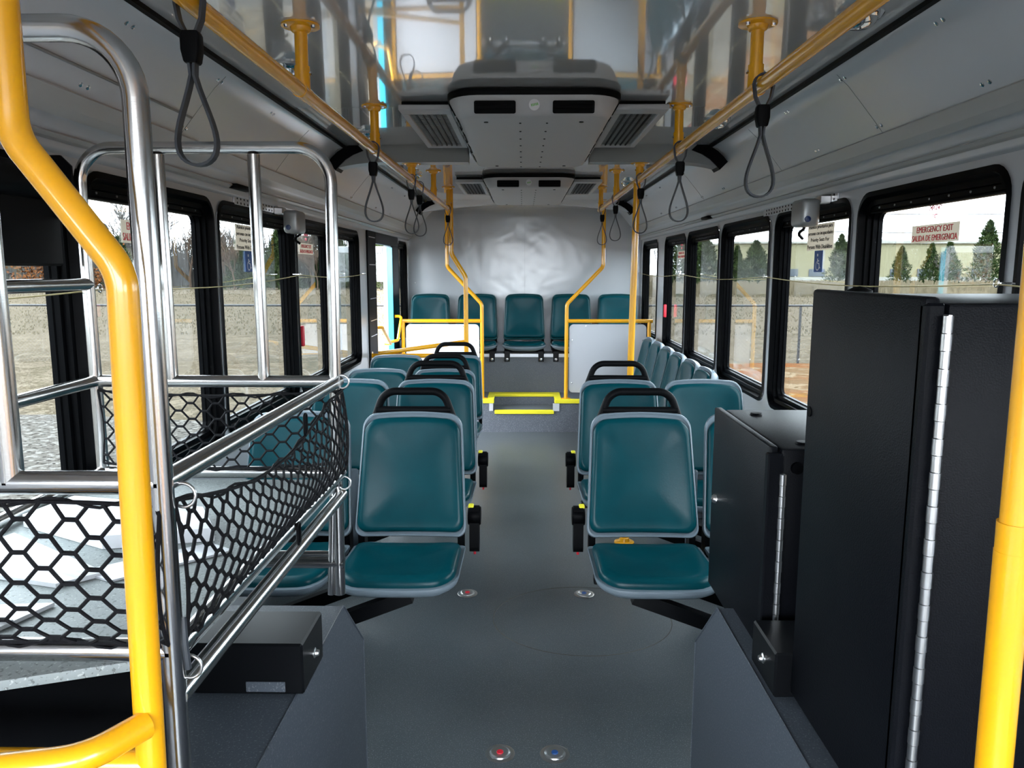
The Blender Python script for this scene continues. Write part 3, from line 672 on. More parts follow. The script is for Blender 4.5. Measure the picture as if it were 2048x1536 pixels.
# small chrome ceiling lights
for x, y, lab in ((0.80, 1.95, 'right side, nearest the camera'), (0.79, 3.27, 'right side beside the nearer air unit'), (0.76, 1.35, 'right side at the top edge of view'), (0.74, 5.6, 'right side far back'), (-0.70, 2.42, 'left side beside the nearest strap'), (-0.70, 3.6, 'left side beside the nearer air unit'), (-0.70, 5.1, 'left side far back')):
    o = thing('ceiling_light', 'small chrome dome ceiling light, ' + lab, 'light', (x, y, zc(x)), 'chrome dome ceiling lights')
    z = zc(x)
    g = G(); g.lathe([(0.0, z), (0.052, z), (0.054, z-0.006), (0.045, z-0.016), (0.040, z-0.017)], (x, y, 0), 'z', 24); part('bezel', g, 'chrome', o, 50)
    g = G(); g.lathe([(0.041, z-0.014), (0.036, z-0.026), (0.024, z-0.035), (0.0, z-0.039)], (x, y, 0), 'z', 24); part('dome', g, 'chrome', o, 60)

# ------------------------------------------------------------------ stainless luggage rack
XA, XB, YA, YB, TR = -0.485, -1.098, 1.0, 1.947, 0.0163
r = thing('luggage_rack', 'brushed stainless steel luggage rack standing on the left wheel housing', 'luggage rack', (-0.79, 1.47, 0.642))
XQ = -0.473
def tb(nm, pts, rad=TR, f=0.07, n=18): g = G(); g.tube(fillet(pts, f, 10) if len(pts) > 2 else pts, rad, n); return part(nm, g, 'steel', r, 60)
ZT = 1.795
tb('front_frame', [(XA-0.004, YA, 0.642), (XA, YA, ZT), (XB, YA, ZT), (XB, YA, 0.642)], TR, 0.085)
tb('rear_frame', [(XQ-0.014, YB, 0.642), (XQ, YB, ZT), (XB, YB, ZT), (XB, YB, 0.642)], TR*0.92, 0.085)
for x in (-0.690, -0.895): tb('upright', [(x, YA, ZT-TR), (x, YA, 1.215)])
for x in (-0.900, -0.663): tb('upright', [(x, YB, ZT-TR), (x, YB, 1.215)], TR*0.92)
for z in (1.215, 0.975):
    tb('front_rail', [(XA, YA, z), (XB, YA, z)]); tb('rear_rail', [(XQ, YB, z), (XB, YB, z)], TR*0.95)
    tb('side_rail', [(XA, YA, z), (XQ, YB, z)], TR*0.95); tb('side_rail', [(XB, YA, z), (XB, YB, z)], TR*0.95)
tb('side_rail', [(XB, YA, 1.462), (XB, YB, 1.462)], TR*0.95)
tb('side_rail', [(XA, YA, 0.905), (XQ, YB, 0.916)], TR*0.95)
tb('cross_rail', [(XQ, YB, 0.728), (XB, YB, 0.728)], TR*0.9)
tb('cross_rail', [(XQ, YB, 0.752), (XB, YB, 0.752)], TR*0.55)
tb('leg_brace', [(XQ-0.022, YB-0.004, 0.916), (XQ-0.036, YB-0.004, 0.642)], TR*0.6)
g = G(); g.v = []; loop = [(-1.165, 0.80), (-0.70, 0.945), (-0.49, 1.02), (-0.478, 1.94), (-1.165, 1.94)]
g.prism([(u, v) for u, v in loop], 0.943, 0.957, 'z'); sh = part('shelf_board', g, 'shelf', r, 0, label='grey speckled shelf board')
g = G(); g.box(-1.165, -0.52, 1.03, 1.04, 0.643, 0.925); part('front_panel', g, 'black', r, 0)
# eye rings on the rack
def ringlet(nm, c, rad, ax, parent, m='zinc', wr_=0.0025):
    g = G(); pts = []
    for k in range(20):
        a = 2*PI*k/20; u, v = rad*math.cos(a), rad*math.sin(a)
        pts.append({'x': (c[0], c[1]+u, c[2]+v), 'y': (c[0]+u, c[1], c[2]+v), 'z': (c[0]+u, c[1]+v, c[2])}[ax])
    g.tube(pts, wr_, 8, closed=True); return part(nm, g, m, parent, 60)
for c in ((XA+0.018, YA+0.02, 1.192), (XQ+0.012, YB-0.005, 1.215), (XQ+0.010, YB-0.01, 0.95), (XA+0.016, YA+0.01, 0.945)): ringlet('eye_ring', c, 0.017, 'y', r)

# cargo net on three sides
net = thing('cargo_net', 'black cord cargo net stretched around the steel luggage rack', 'net', (-0.48, 1.47, 0.98))
def netpanel(nm, P, W, w=0.066, rows=10, rad=0.0030, edge=None):
    """P(s, t) -> 3-D point, s along the panel in metres, t in 0..1 from top to bottom"""
    g = G(); n = int(W/w)+1
    def pt(s, j): return P(min(max(s, 0), W), j/rows)
    for j in range(rows+1):
        off = 0 if j % 2 == 0 else w/2
        for i in range(-1, n+1):
            c = i*w + off + w*0.25
            if c < -w*0.45 or c > W+w*0.45: continue
            a, b = c-0.12*w, c+0.12*w
            if 0 < j < rows and b > 0.002 and a < W-0.002: g.tube([pt(a, j), pt(b, j)], rad*1.25, 6)
            if j < rows:
                for (s0, s1) in ((a, c-w/2+0.12*w), (b, c+w/2-0.12*w)):
                    if max(s0, s1) > 0.002 and min(s0, s1) < W-0.002: g.tube([pt(s0, j), pt((s0+s1)/2, j+0.5), pt(s1, j+1)], rad, 6)
    o = part(nm, g, 'cord', net, 60); o['kind'] = 'stuff'
    g = G()
    for t in (0, 1):
        g.tube([P(W*k/30, t) for k in range(31)], rad*1.15, 6)
        g.tube([tuple(Vector(P(W*k/30, t)) + Vector((0.004*math.sin(k*1.7), 0.004*math.cos(k*2.1), 0.006*math.sin(k*1.1)))) for k in range(31)], rad*0.8, 6)
    for q in (0, W): g.tube([P(q, k/10) for k in range(11)], rad*1.1, 6)
    part('border_cord', g, 'cord', net, 60)
WF = abs(XB-XA)
def pf_(s, t):
    tt = 1-(1-t)**1.25
    return (XA - s, YA - 0.012 - 0.02*math.sin(PI*t), 1.186 - tt*0.200 + 0.006*math.sin(s*9))
netpanel('front_mesh', pf_, WF, 0.068, 11, 0.0028)
WS = YB-YA
def ps_(s, t):
    k = s/WS; sag = math.sin(PI*k)
    top = 1.188 - 0.060*math.sin(PI*min(1, k*1.15))**1 ; bot = 0.965 + 0.018*sag
    tt = 1-(1-t)**1.1
    return (XA+(XQ-XA)*k + 0.010 + 0.022*math.sin(PI*t)*(0.5+0.5*sag), YA+0.01+s*0.99, top + (bot-top)*tt)
netpanel('side_mesh', ps_, WS, 0.058, 12, 0.0028)
def pr_(s, t): return (XQ - s, YB - 0.016 + 0.012*math.sin(PI*t), 1.192 - t*0.190 - 0.012*math.sin(PI*s/WF))
netpanel('rear_mesh', pr_, WF, 0.066, 9, 0.0026)
for (y, z) in ((1.60, 1.178), (1.52, 0.965)):
    g = G(); loop = rrect(y-0.008, y+0.008, z-0.028, z+0.018, 0.0075, 4); g.tube([(XQ+0.012, a, b) for a, b in loop], 0.003, 6, closed=True); part('snap_hook', g, 'rubber', net)
g = G(); g.tube([(XA+0.012, YA+0.008, 1.02), (XA+0.016, YA+0.0, 0.985), (XA+0.016, YA+0.005, 0.945)], 0.005, 8); part('webbing_tail', g, 'strap', net)

# trim pieces lying on the shelf
def slab(nm, pts, z0, z1, m, lab, cat, lip=None):
    o = tag(part(nm, G().prism(pts, z0, z1, 'z'), m, None, 0), lab, cat, 'loose white trim pieces on the rack shelf')
    if lip:
        g = G(); g.tube([(lip[0][0], lip[0][1], z1+0.002), (lip[1][0], lip[1][1], z1+0.002)], 0.004, 6); part('lip', g, m, o)
    return o
slab('trim_piece', [(-1.09, 1.33), (-0.80, 1.245), (-0.745, 1.30), (-1.04, 1.50)], 0.958, 0.966, 'white', 'long white trim piece lying in the middle of the rack shelf', 'trim piece', ((-1.07, 1.41), (-0.77, 1.275)))
slab('trim_piece', [(-1.06, 1.56), (-0.82, 1.43), (-0.62, 1.48), (-0.70, 1.62), (-1.03, 1.70)], 0.958, 0.985, 'white', 'white boxed trim piece at the back of the rack shelf', 'trim piece', ((-1.03, 1.66), (-0.72, 1.60)))
slab('trim_piece', [(-0.90, 1.075), (-0.80, 1.06), (-0.76, 1.175), (-0.90, 1.16)], 0.958, 0.964, 'white', 'small white trim piece near the front edge of the rack shelf', 'trim piece', ((-0.89, 1.11), (-0.78, 1.10)))
slab('trim_piece', [(-0.80, 1.31), (-0.72, 1.27), (-0.56, 1.42), (-0.62, 1.46)], 0.958, 0.962, 'alu', 'bare aluminium strip leaning beside the long white trim piece', 'trim piece')
# black equipment box and black tray on the left housing
b = thing('equipment_box', 'low black metal box on the left wheel housing below the luggage rack', 'box', (-0.53, 1.52, 0.642))
g = G(); g.box(-0.72, -0.443, 1.45, 1.605, 0.643, 0.752, 0.004); part('cover', g, 'blackbox', b)
g = G(); g.box(-0.56, -0.48, 1.4465, 1.4495, 0.650, 0.672, 0.001); part('cut_out', g, 'housing', b, 0)
g = G(); g.lathe([(0.0, -0.432), (0.006, -0.433), (0.008, -0.440), (0.011, -0.4415), (0.011, -0.443)], (0, 1.535, 0.69), 'x', 12); part('bolt', g, 'zinc', b)
# black roller-shade box high on the left wall with its bracket
b = thing('roller_shade', 'black window roller shade box hanging on the left wall behind the rack', 'shade box', (-1.12, 1.5, 1.5))
g = G(); g.box(-1.165, -1.125, 1.05, 1.90, 1.507, 1.70, 0.006); part('shade_panel', g, 'rubber', b)
g = G(); g.tube([(-1.13, 1.05, 1.70), (-1.13, 1.87, 1.70)], 0.040, 24); part('roller', g, 'rubber', b, 50)
g = G(); loop = [(-1.172, 1.62), (-1.085, 1.62), (-1.085, 1.745), (-1.11, 1.770), (-1.172, 1.770)]; g.prism(loop, 1.89, 1.897, 'y'); br = part('bracket', g, 'rubber', b, 0)
g = G(); g.box(-1.176, -1.168, 1.80, 1.90, 1.72, 1.79, 0.003); part('mount_plate', g, 'rubber', b)
for (y, z) in ((1.83, 1.772), (1.86, 1.742)): g = G(); g.lathe([(0.0, -1.158), (0.007, -1.159), (0.009, -1.168)], (0, y, z), 'x', 10); part('bolt', g, 'zinc', b)
for q in range(3): g = G(); g.box(-1.150, -1.105, 1.887, 1.8895, 1.635+0.022*q, 1.645+0.022*q, 0.001); part('slot', g, 'silver', br)

# ------------------------------------------------------------------ black cabinets on the right
def hinge(o, x, y, z0, z1):
    g = G(); n = int((z1-z0)/0.0235)
    for k in range(n):
        za = z0 + (z1-z0)*k/n; zb = z0 + (z1-z0)*(k+1)/n - 0.0012
        g.tube([(x, y, za), (x, y, zb)], 0.0075 if k % 2 else 0.0068, 10)
    g.box(x-0.001, x+0.004, y-0.002, y+0.016, z0, z1); part('piano_hinge', g, 'zinc', o, 40)
c = thing('cabinet', 'tall black steel cabinet with a piano hinge on the right wheel housing', 'cabinet', (0.75, 1.24, 0.643), 'black steel equipment cabinets')
g = G(); g.box(0.565, 1.10, 1.032, 1.445, 0.643, 1.455, 0.006, 2); part('body', g, 'cabinet', c)
g = G(); g.box(0.540, 0.562, 1.045, 1.452, 0.655, 1.463, 0.006, 2); d_ = part('door', g, 'cabinet', c)
g = G(); g.box(0.540, 0.566, 1.038, 1.060, 0.655, 1.455, 0.004); part('door_return', g, 'cabinet', d_)
g = G(); g.lathe([(0.0, 0.5385), (0.010, 0.5385), (0.010, 0.541)], (0, 1.432, 1.235), 'x', 16); part('lock_hole', g, 'black', d_)
hinge(c, 0.562, 1.026, 0.66, 1.440)
g = G(); g.lathe([(0.0, 1.470), (0.010, 1.468), (0.022, 1.462), (0.022, 1.455)], (0.60, 1.39, 0), 'z', 14); part('knob', g, 'black', c)
c = thing('cabinet', 'small black steel cabinet with a silver lock behind the tall cabinet', 'cabinet', (0.7, 1.88, 0.643), 'black steel equipment cabinets')
g = G(); g.box(0.565, 0.90, 1.645, 2.125, 0.643, 1.112, 0.006, 2); bd = part('body', g, 'cabinet', c)
g = G(); g.box(0.540, 0.560, 1.655, 2.138, 0.60, 1.116, 0.004, 2); d_ = part('door', g, 'cabinet', c)
g = G(); g.lathe([(0.0, 0.527), (0.009, 0.528), (0.013, 0.534), (0.014, 0.541)], (0, 2.085, 0.866), 'x', 16); part('lock', g, 'chrome', d_)
g = G(); g.box(0.535, 0.570, 1.638, 1.662, 0.66, 1.102, 0.003); part('door_return', g, 'cabinet', d_)
hinge(c, 0.566, 1.632, 0.665, 1.06)
for (x, y) in ((0.63, 1.70), (0.63, 2.05), (0.80, 1.70)): g = G(); g.lathe([(0.0, 1.1175), (0.014, 1.117), (0.016, 1.112)], (x, y, 0), 'z', 16); part('plug', g, 'black', bd)
g = G(); g.lathe([(0.0, 1.638), (0.013, 1.639), (0.014, 1.645)], (0.60, 0, 1.07), 'y', 14); part('plug', g, 'black', bd)
b = thing('equipment_box', 'small black metal box with a bolt between the two cabinets', 'box', (0.56, 1.53, 0.643))
g = G(); g.box(0.508, 0.70, 1.452, 1.605, 0.643, 0.738, 0.004); part('cover', g, 'blackbox', b)
g = G(); g.lathe([(0.0, 0.497), (0.006, 0.498), (0.008, 0.504), (0.011, 0.506), (0.011, 0.508)], (0, 1.525, 0.690), 'x', 12); part('bolt', g, 'zinc', b)

# ------------------------------------------------------------------ belt retractors on wall tracks
def retractor(x, s, y0, y1, yb, zt, label):
    o = thing('belt_retractor', label, 'belt retractor', (x, yb, zt), 'grey shoulder belt retractors on wall tracks')
    g = G(); xa, xb = sorted((x, x-s*0.008)); g.box(xa, xb, y0, y1, zt-0.018, zt+0.018, 0.002); tk = part('track', g, 'alu', o)
    y = y0+0.03
    while y < y1-0.02:
        for dz in (-0.009, 0.009):
            g = G(); g.lathe([(0.0, x-s*0.0095), (0.005, x-s*0.0092), (0.005, x-s*0.006)], (0, y, zt+dz), 'x', 8); part('slot_hole', g, 'black', tk)
        y += 0.04
    xa, xb = sorted((x-s*0.045, x-s*0.145))
    g = G(); g.box(xa+0.012, xb-0.012, yb-0.065, yb+0.065, zt-0.112, zt-0.005, 0.018, 3); h = part('housing', g, 'silver', o, 50)
    g = G(); g.lathe([(0.0, yb-0.071), (0.011, yb-0.069), (0.013, yb-0.063)], ((xa+xb)/2-0.012, 0, zt-0.085), 'y', 14); part('button', g, 'navy', h)
    g = G(); xa, xb = sorted((x-s*0.006, x-s*0.05)); g.box(xa, xb, yb-0.03, yb+0.03, zt-0.022, zt+0.010, 0.004); part('mount', g, 'zinc', o)
    g = G(); pts = [(x-s*0.10+0.012*math.sin(k*0.9), yb+0.02+0.010*math.cos(k*0.7), zt-0.10-0.016*k*0.45) for k in range(9)]; g.tube(pts, 0.006, 6); part('belt_tail', g, 'rubber', o)
retractor(WR, 1, 3.06, 3.98, 3.15, 1.778, 'grey belt retractor on a slotted track above the right priority window')
retractor(WL, -1, 3.19, 4.02, 3.72, 1.778, 'grey belt retractor on a slotted track on the left wall')
# reading lamps under the ledges
for x, s, y, lab in ((1.168, 1, 5.0, 'right'), (1.168, -1, 3.15, 'left')):
    xx = XR(x) if s > 0 else XL(x); g = G(); g.box(xx-0.02, xx+0.02, y-0.09, y+0.09, 1.812, 1.830, 0.006, 2)
    solid('marker_lamp', g, 'black', 'slim black marker lamp under the %s cove ledge' % lab, 'lamp')

# ------------------------------------------------------------------ pull cords and eye bolts
def cord(x, s, pts, eyes, label):
    o = thing('pull_cord', label, 'pull cord', (x, pts[0][0], pts[0][1]), 'yellow stop request cords')
    P = []
    for i in range(len(pts)-1):
        (ya, za), (yb, zb) = pts[i], pts[i+1]
        for k in range(8): t = k/8; P.append((x, ya+(yb-ya)*t, za+(zb-za)*t - 0.012*math.sin(PI*t)*(yb-ya)))
    P.append((x, pts[-1][0], pts[-1][1])); g = G(); g.tube(P, 0.0019, 6); part('cord', g, 'pullcord', o, 60)
    for y, z in eyes:
        e = ringlet('eye_bolt', (x, y, z), 0.010, 'x', o, 'chrome', 0.0022)
        g = G(); g.tube([(x+s*0.008, y, z), (x+s*0.075 if abs(x) < 1.15 else x+s*0.04, y, z)], 0.0025, 6); part('shank', g, 'chrome', e)
cord(1.182, 1, [(0.9, 1.46), (1.955, 1.462), (3.83, 1.462), (5.82, 1.460), (7.95, 1.462)], [(1.955, 1.465), (3.83, 1.464), (5.82, 1.463)], 'thin yellow stop cord strung along the right windows')
cord(-1.142, -1, [(0.9, 1.45), (2.08, 1.445), (3.99, 1.470), (5.62, 1.465)], [(2.08, 1.448), (3.99, 1.473), (5.62, 1.468)], 'thin yellow stop cord strung along the left windows')
g = G(); g.tube([(-1.10, YR, 1.36), (-1.10, YR-0.04, 1.36)], 0.0025, 6); ey = solid('eye_bolt', g, 'chrome', 'chrome eye bolt on the rear wall above the leftmost back seat', 'bolt')
ringlet('ring', (-1.10, YR-0.05, 1.36), 0.010, 'x', ey, 'chrome', 0.0022)

# ------------------------------------------------------------------ rear door on the left
d_ = thing('door_1', 'rear exit door on the left standing open with black post and teal edge', None, (WL, 6.5, 0), kind='structure')
g = G(); g.box(WL-0.02, WL+0.012, 5.87, 6.19, 0.02, 1.79, 0.004); part('post_panel', g, 'rubber', d_)
g = G(); g.box(WL-0.02, WL+0.012, 6.19, 7.30, 1.70, 1.79, 0.004); part('header', g, 'frame', d_)
g = G(); g.box(WL-0.02, WL+0.012, 6.985, 7.30, 0.30, 1.70, 0.004); part('rear_jamb', g, 'frame', d_)
for z in (0.98, 1.10, 1.27, 1.53, 1.74): g = G(); g.box(WL+0.0115, WL+0.015, 5.92, 6.16, z, z+0.006); part('clip', g, 'alu', d_, 0)
g = G(); g.box(-1.213, -1.168, 6.955, 6.975, 0.02, 1.69); part('painted_edge', g, 'teal_paint', d_, 0)
xo = WL-0.52; lf = None
for bx in ((-1.2535, -1.2135, 6.965, 7.005, -0.05, 1.70), (xo, xo+0.05, 6.965, 7.005, -0.05, 1.70), (xo+0.05, -1.2535, 6.965, 7.005, 1.64, 1.70), (xo+0.05, -1.2535, 6.965, 7.005, -0.05, 0.02)):
    g = G(); g.box(*bx, 0.004); o = part('leaf_frame', g, 'silver', d_); lf = lf or o
g = G(); g.box(xo+0.05, -1.2535, 6.984, 6.989, 0.02, 1.64); part('pane', g, 'glass_clear', lf, 0)
g = G(); g.tube(fillet([(WL-0.02, 6.22, 1.03), (WL+0.035, 6.26, 1.03), (WL+0.035, 6.66, 0.855), (WL-0.02, 6.70, 0.855)], 0.03), 0.013, 12); part('grab_handle', g, 'yellow', d_)
g = G(); g.tube(fillet([(WL+0.02, 6.99, 1.075), (WL+0.075, 7.02, 1.075), (WL+0.075, 6.80, 0.875), (WL+0.0, 6.72, 0.86)], 0.03), 0.013, 12); part('grab_handle', g, 'yellow', d_)

# ------------------------------------------------------------------ window signs
def plate(nm, x, s, y0, y1, z0, z1, m, label, cat='sign', group=None):
    o = thing(nm, label, cat, (x, (y0+y1)/2, (z0+z1)/2), group)
    g = G(); xa, xb = sorted((x, x+s*0.0012)); g.box(xa, xb, y0, y1, z0, z1); part('plate', g, m, o, 0); return o
XGR, XGL = WR+0.043, WL-0.043
def lett(o, body, w_, h_, y, z, x, s, m, line=0.9, nm='lettering'):
    return text(nm, body, 0.05, (x-s*0.0008, y, z), (0, -s, 0), (0, 0, 1), m, o, (w_, h_), line=line)
EX = ['EMERGENCY EXIT', 'SALIDA DE EMERGENCIA']
def exit_sign(x, s, yc, zc_, w_, h, label):
    o = plate('exit_sign', x, s, yc-w_/2, yc+w_/2, zc_-h/2, zc_+h/2, 'signtan', label, 'sign', 'emergency exit window signs')
    lett(o, EX[0], w_*0.76, h*0.33, yc, zc_+h*0.235, x, s, 'red'); lett(o, EX[1], w_*0.95, h*0.33, yc, zc_-h*0.235, x, s, 'red')
    lett(o, 'EMERGENCY\nEXIT', 0.072, 0.040, yc, zc_+h*0.5+0.036, x, s, 'pink', line=1.25, nm='printed_lettering')
exit_sign(XGR, 1, 2.425, 1.609, 0.275, 0.056, 'red on tan emergency exit sign above the tall black cabinet')
exit_sign(XGL, -1, 2.51, 1.615, 0.275, 0.070, 'red on tan emergency exit sign behind the luggage rack')
exit_sign(XGL, -1, 4.40, 1.612, 0.275, 0.060, 'red on tan emergency exit sign on the fourth left window')
exit_sign(XGR, 1, 6.23, 1.612, 0.275, 0.058, 'red on tan emergency exit sign far back on the right')
def prio(x, s, y0, y1, label, sd):
    o = plate('priority_sign', x, s, y0, y1, 1.580, 1.690, 'signtan', label); yc = (y0+y1)/2; w_ = y1-y0
    for q, tx in enumerate(('Asientos prioritarios para', 'personas con incapacidades', 'Priority Seats For', 'Persons With Disabilities')):
        lett(o, tx, w_*(0.90, 0.94, 0.70, 0.95)[q], 0.0205 if q in (0, 1, 2) else 0.0175, yc, 1.677-0.0275*q, x, s, 'ink')
    g = G(); xa, xb = sorted((x-s*0.0004, x)); g.box(xa, xb, y0, y1, 1.6345, 1.6360); part('divider', g, 'white', o, 0)
    ya = y0+0.105 if s > 0 else y0+0.10; o = plate('access_sign', x, s, ya, ya+0.093, 1.487, 1.578, 'blue', 'blue and white wheelchair symbol sign on the %s priority window' % sd)
    c0 = ya+0.046; g = G(); xx = x-s*0.001
    def P2(u, v): return (xx, c0 - s*u, 1.532+v)
    def stroke(pts, wd): g.ribbon([P2(u, v) for u, v in pts], wd, 0.001, (0, 0, 1)) if False else g.tube([P2(u, v) for u, v in pts], wd/2, 6)
    stroke([(-0.006, 0.012), (-0.004, -0.008), (0.012, -0.009), (0.019, -0.028), (0.026, -0.027)], 0.006)
    stroke([(-0.005, 0.003), (0.010, 0.002)], 0.005)
    stroke([(-0.004+0.019*math.cos(a), -0.018+0.019*math.sin(a)) for a in [2.0+0.25*k for k in range(17)]], 0.005)
    g.lathe([(0.0, xx-0.002), (0.0062, xx-0.001), (0.0062, xx+0.001), (0.0, xx+0.002)], (0, P2(-0.008, 0.027)[1], 1.532+0.027), 'x', 14)
    g.v = [(xx + max(-0.0006, min(0.0006, p[0]-xx)), p[1], p[2]) for p in g.v]
    part('symbol', g, 'white', o, 0)
prio(XGR, 1, 3.20, 3.49, 'tan priority seating sign in two languages on the right window', 'right')
prio(XGL, -1, 3.32, 3.62, 'tan priority seating sign in two languages on the left window', 'left')

# ------------------------------------------------------------------ outside
GZ = -0.38
g = G(); N = 40
for i in range(N):
    for j in range(N):
        x0 = -200 + 400*i/N; y0 = -100 + 350*j/N; g.add([(x0, y0, GZ), (x0+400/N, y0, GZ), (x0+400/N, y0+350/N, GZ), (x0, y0+350/N, GZ)], [(0, 1, 2, 3)])
struct('ground', g, 'grass', 0, 'dry winter field around the bus', recalc=False)
def patch(nm, pts, z, m, lab): g = G(); g.add([(x, y, z) for x, y in pts], [tuple(range(len(pts)))]); o = part(nm, g, m, None, 0, False); o['kind'] = 'structure'; o['label'] = lab
def blob(pts, seed):
    rn = random.Random(seed); out = []
    for i in range(len(pts)):
        a, b = pts[i], pts[(i+1) % len(pts)]
        for k in range(6): t = k/6; out.append((a[0]+(b[0]-a[0])*t + rn.uniform(-0.25, 0.25), a[1]+(b[1]-a[1])*t + rn.uniform(-0.25, 0.25)))
    return out
patch('gravel_lot', blob([(-40, -12), (3, -12), (3, 8.6), (-1.5, 9.4), (-16, 9.9), (-40, 10.2)], 1), GZ+0.012, 'gravel', 'pale gravel beside the bus on the left')
patch('red_soil', blob([(3, -12), (40, -12), (40, 15.6), (14, 15.8), (3, 15.2)], 2), GZ+0.014, 'redsoil', 'red bare soil beside the bus on the right')
# grass tufts
g = G(); rn = random.Random(3)
for k in range(16000):
    y = 22 + 52*(rn.random()**1.3); x = rn.uniform(-1, 1)*(y*0.75+2)
    h = rn.uniform(0.03, 0.085)*(1+ (0.5 if y > 55 else 0))
    for q in range(2):
        a = rn.uniform(0, PI); dx, dy = math.cos(a)*h*0.2, math.sin(a)*h*0.2; lx = rn.uniform(-.5, .5)*h
        g.add([(x-dx, y-dy, GZ), (x+dx, y+dy, GZ), (x+dx*1.3+lx, y+dy, GZ+h), (x-dx*1.3+lx, y-dy, GZ+h*0.8)], [(0, 1, 2, 3)])
o = part('dry_grass', g, 'dryblade', None, 0, False); tag(o, 'dry pale grass tufts growing across the field', 'grass', kind='stuff')
# chain-link fence across the field behind the bus
f = thing('chain_link_fence', 'black chain link fence crossing the field behind the bus', 'fence', (0, 15.4, GZ))
g = G(); g.tube([(-24, 15.4, 0.78), (24, 15.4, 0.78)], 0.022, 8); part('top_rail', g, 'fence', f)
for i, x in enumerate([-22.6, -19.5, -16.4, -13.3, -11.2, -0.9, 2.4, 5.52, 8.6, 11.7, 14.8, 17.9, 21.0]): g = G(); g.tube([(x, 15.42, GZ), (x, 15.42, 0.80)], 0.026, 8); part('post', g, 'fence', f)
g = G(); hh = 1.12; st = 0.075; x = -24.0
while x < 24.0:
    for dx in (hh, -hh):
        a = Vector((x, 15.38, GZ+0.03)); b = Vector((x+dx, 15.38, GZ+0.03+hh)); s_ = Vector((0.0016, 0, 0))
        g.add([a-s_, a+s_, b+s_, b-s_], [(0, 1, 2, 3)])
    x += st
o = part('wire_mesh', g, 'wire', f, 0, False); o['kind'] = 'stuff'
# bare trees
def bare_tree(seed, H, m, twig=2):
    rn = random.Random(seed); g = G()
    def grow(p, d, L, r, lev):
        n = 3; pts = [p]; q = p.copy(); dd = d.copy()
        for k in range(n):
            dd = (dd + Vector((rn.uniform(-.22, .22), rn.uniform(-.22, .22), rn.uniform(-.05, .15)))).normalized(); q = q + dd*(L/n); pts.append(q.copy())
        g.tube(pts, [r*(1-0.55*k/n) for k in range(n+1)], 4 if lev < 2 else 3, caps=False)
        if lev >= 4: return
        for k in range([5, 5, 4, 4][lev]):
            t = rn.uniform(0.30, 1.0); i = min(n-1, int(t*n)); b = pts[i].lerp(pts[i+1], t*n-i)
            a = rn.uniform(0, 2*PI); sp = rn.uniform(0.5, 1.0); e = (dd + Vector((math.cos(a)*sp, math.sin(a)*sp, rn.uniform(-0.1, 0.4)))).normalized()
            grow(b, e, L*rn.uniform(0.50, 0.72), max(r*0.5, 0.026), lev+1)
    grow(Vector((0, 0, 0)), Vector((0, 0, 1)), H*0.5, H*0.016, 0); return g
def cedar(seed, H, W):
    from mathutils import noise
    rn = random.Random(seed); g = G()
    for k in range(5200):
        t = rn.random()**0.85; a = rn.uniform(0, 2*PI)
        lump = noise.noise(Vector((math.cos(a)*1.6, math.sin(a)*1.6, t*5.5)) + Vector((seed*3.1, 0, 0)))
        lump += 0.6*noise.noise(Vector((math.cos(a)*3.5, math.sin(a)*3.5, t*14.0)) + Vector((0, seed*2.7, 0))); rr = W*((1-t)**0.8 + 0.03)*max(0.3, 0.88+0.85*lump); r_ = rr*rn.uniform(0.4, 1.0)**0.45
        c = Vector((r_*math.cos(a), r_*math.sin(a), 0.2+t*H - 0.25*r_*0.3 + rn.uniform(-.12, .12))); s_ = rn.uniform(0.07, 0.20)
        o_ = Vector((math.cos(a), math.sin(a), 0.7)); u = (o_*0.6 + Vector((rn.uniform(-1, 1), rn.uniform(-1, 1), rn.uniform(-.2, 1)))).normalized(); v = o_.cross(u).normalized()
        g.add([c-u*s_*0.4-v*s_*0.35, c-u*s_*0.3+v*s_*0.35, c+u*s_*1.5+v*s_*0.06, c+u*s_*1.5-v*s_*0.06], [(0, 1, 2, 3)])
    return g
def tree(nm, geo, m, trunk, lab, loc, grp):
    o = thing(nm, lab, 'tree', loc, grp); me = part('crown', geo, m, None, 0, False); me.parent = o
    if trunk: t = part('trunk', G().tube([(0, 0, 0), (0.05, 0, trunk*0.5), (0, 0.05, trunk)], [0.14, 0.11, 0.05], 8), 'bark', None, 60); t.parent = o
    return o
bt = [tree('bare_tree', bare_tree(s, h, m), m, 0, 'tall leafless tree in the tree line seen through the left windows', loc, 'leafless trees beyond the field on the left') for s, h, m, loc in ((11, 8.5, 'bark', (-38, 74, GZ)), (12, 7.5, 'bark2', (-30, 78, GZ)), (13, 8.0, 'bark', (-22, 76, GZ)))]
ct = [tree('cedar_tree', cedar(s, h, w_), 'cedar', h*0.9, lab, loc, 'cedar trees beyond the field') for s, h, w_, lab, loc in ((21, 6.2, 1.75, 'tall green cedar at the near edge of the emergency exit window on the right', (44.9, 76, GZ)), (22, 5.0, 1.8, 'dark green cedar in the tree line on the left', (-26, 72, GZ)), (23, 4.2, 2.0, 'rounded green cedar seen through the third right window back', (22.0, 74, GZ)))]
rn = random.Random(5)
for k in range(44):
    b = bt[k % 3]; x = -56 + 50*((k*0.618) % 1.0); o = dup(b, (x, 70+rn.uniform(0, 22), GZ), rz=rn.uniform(0, 6.28)); sc = rn.uniform(0.62, 1.12); o.scale = (sc, sc, sc)
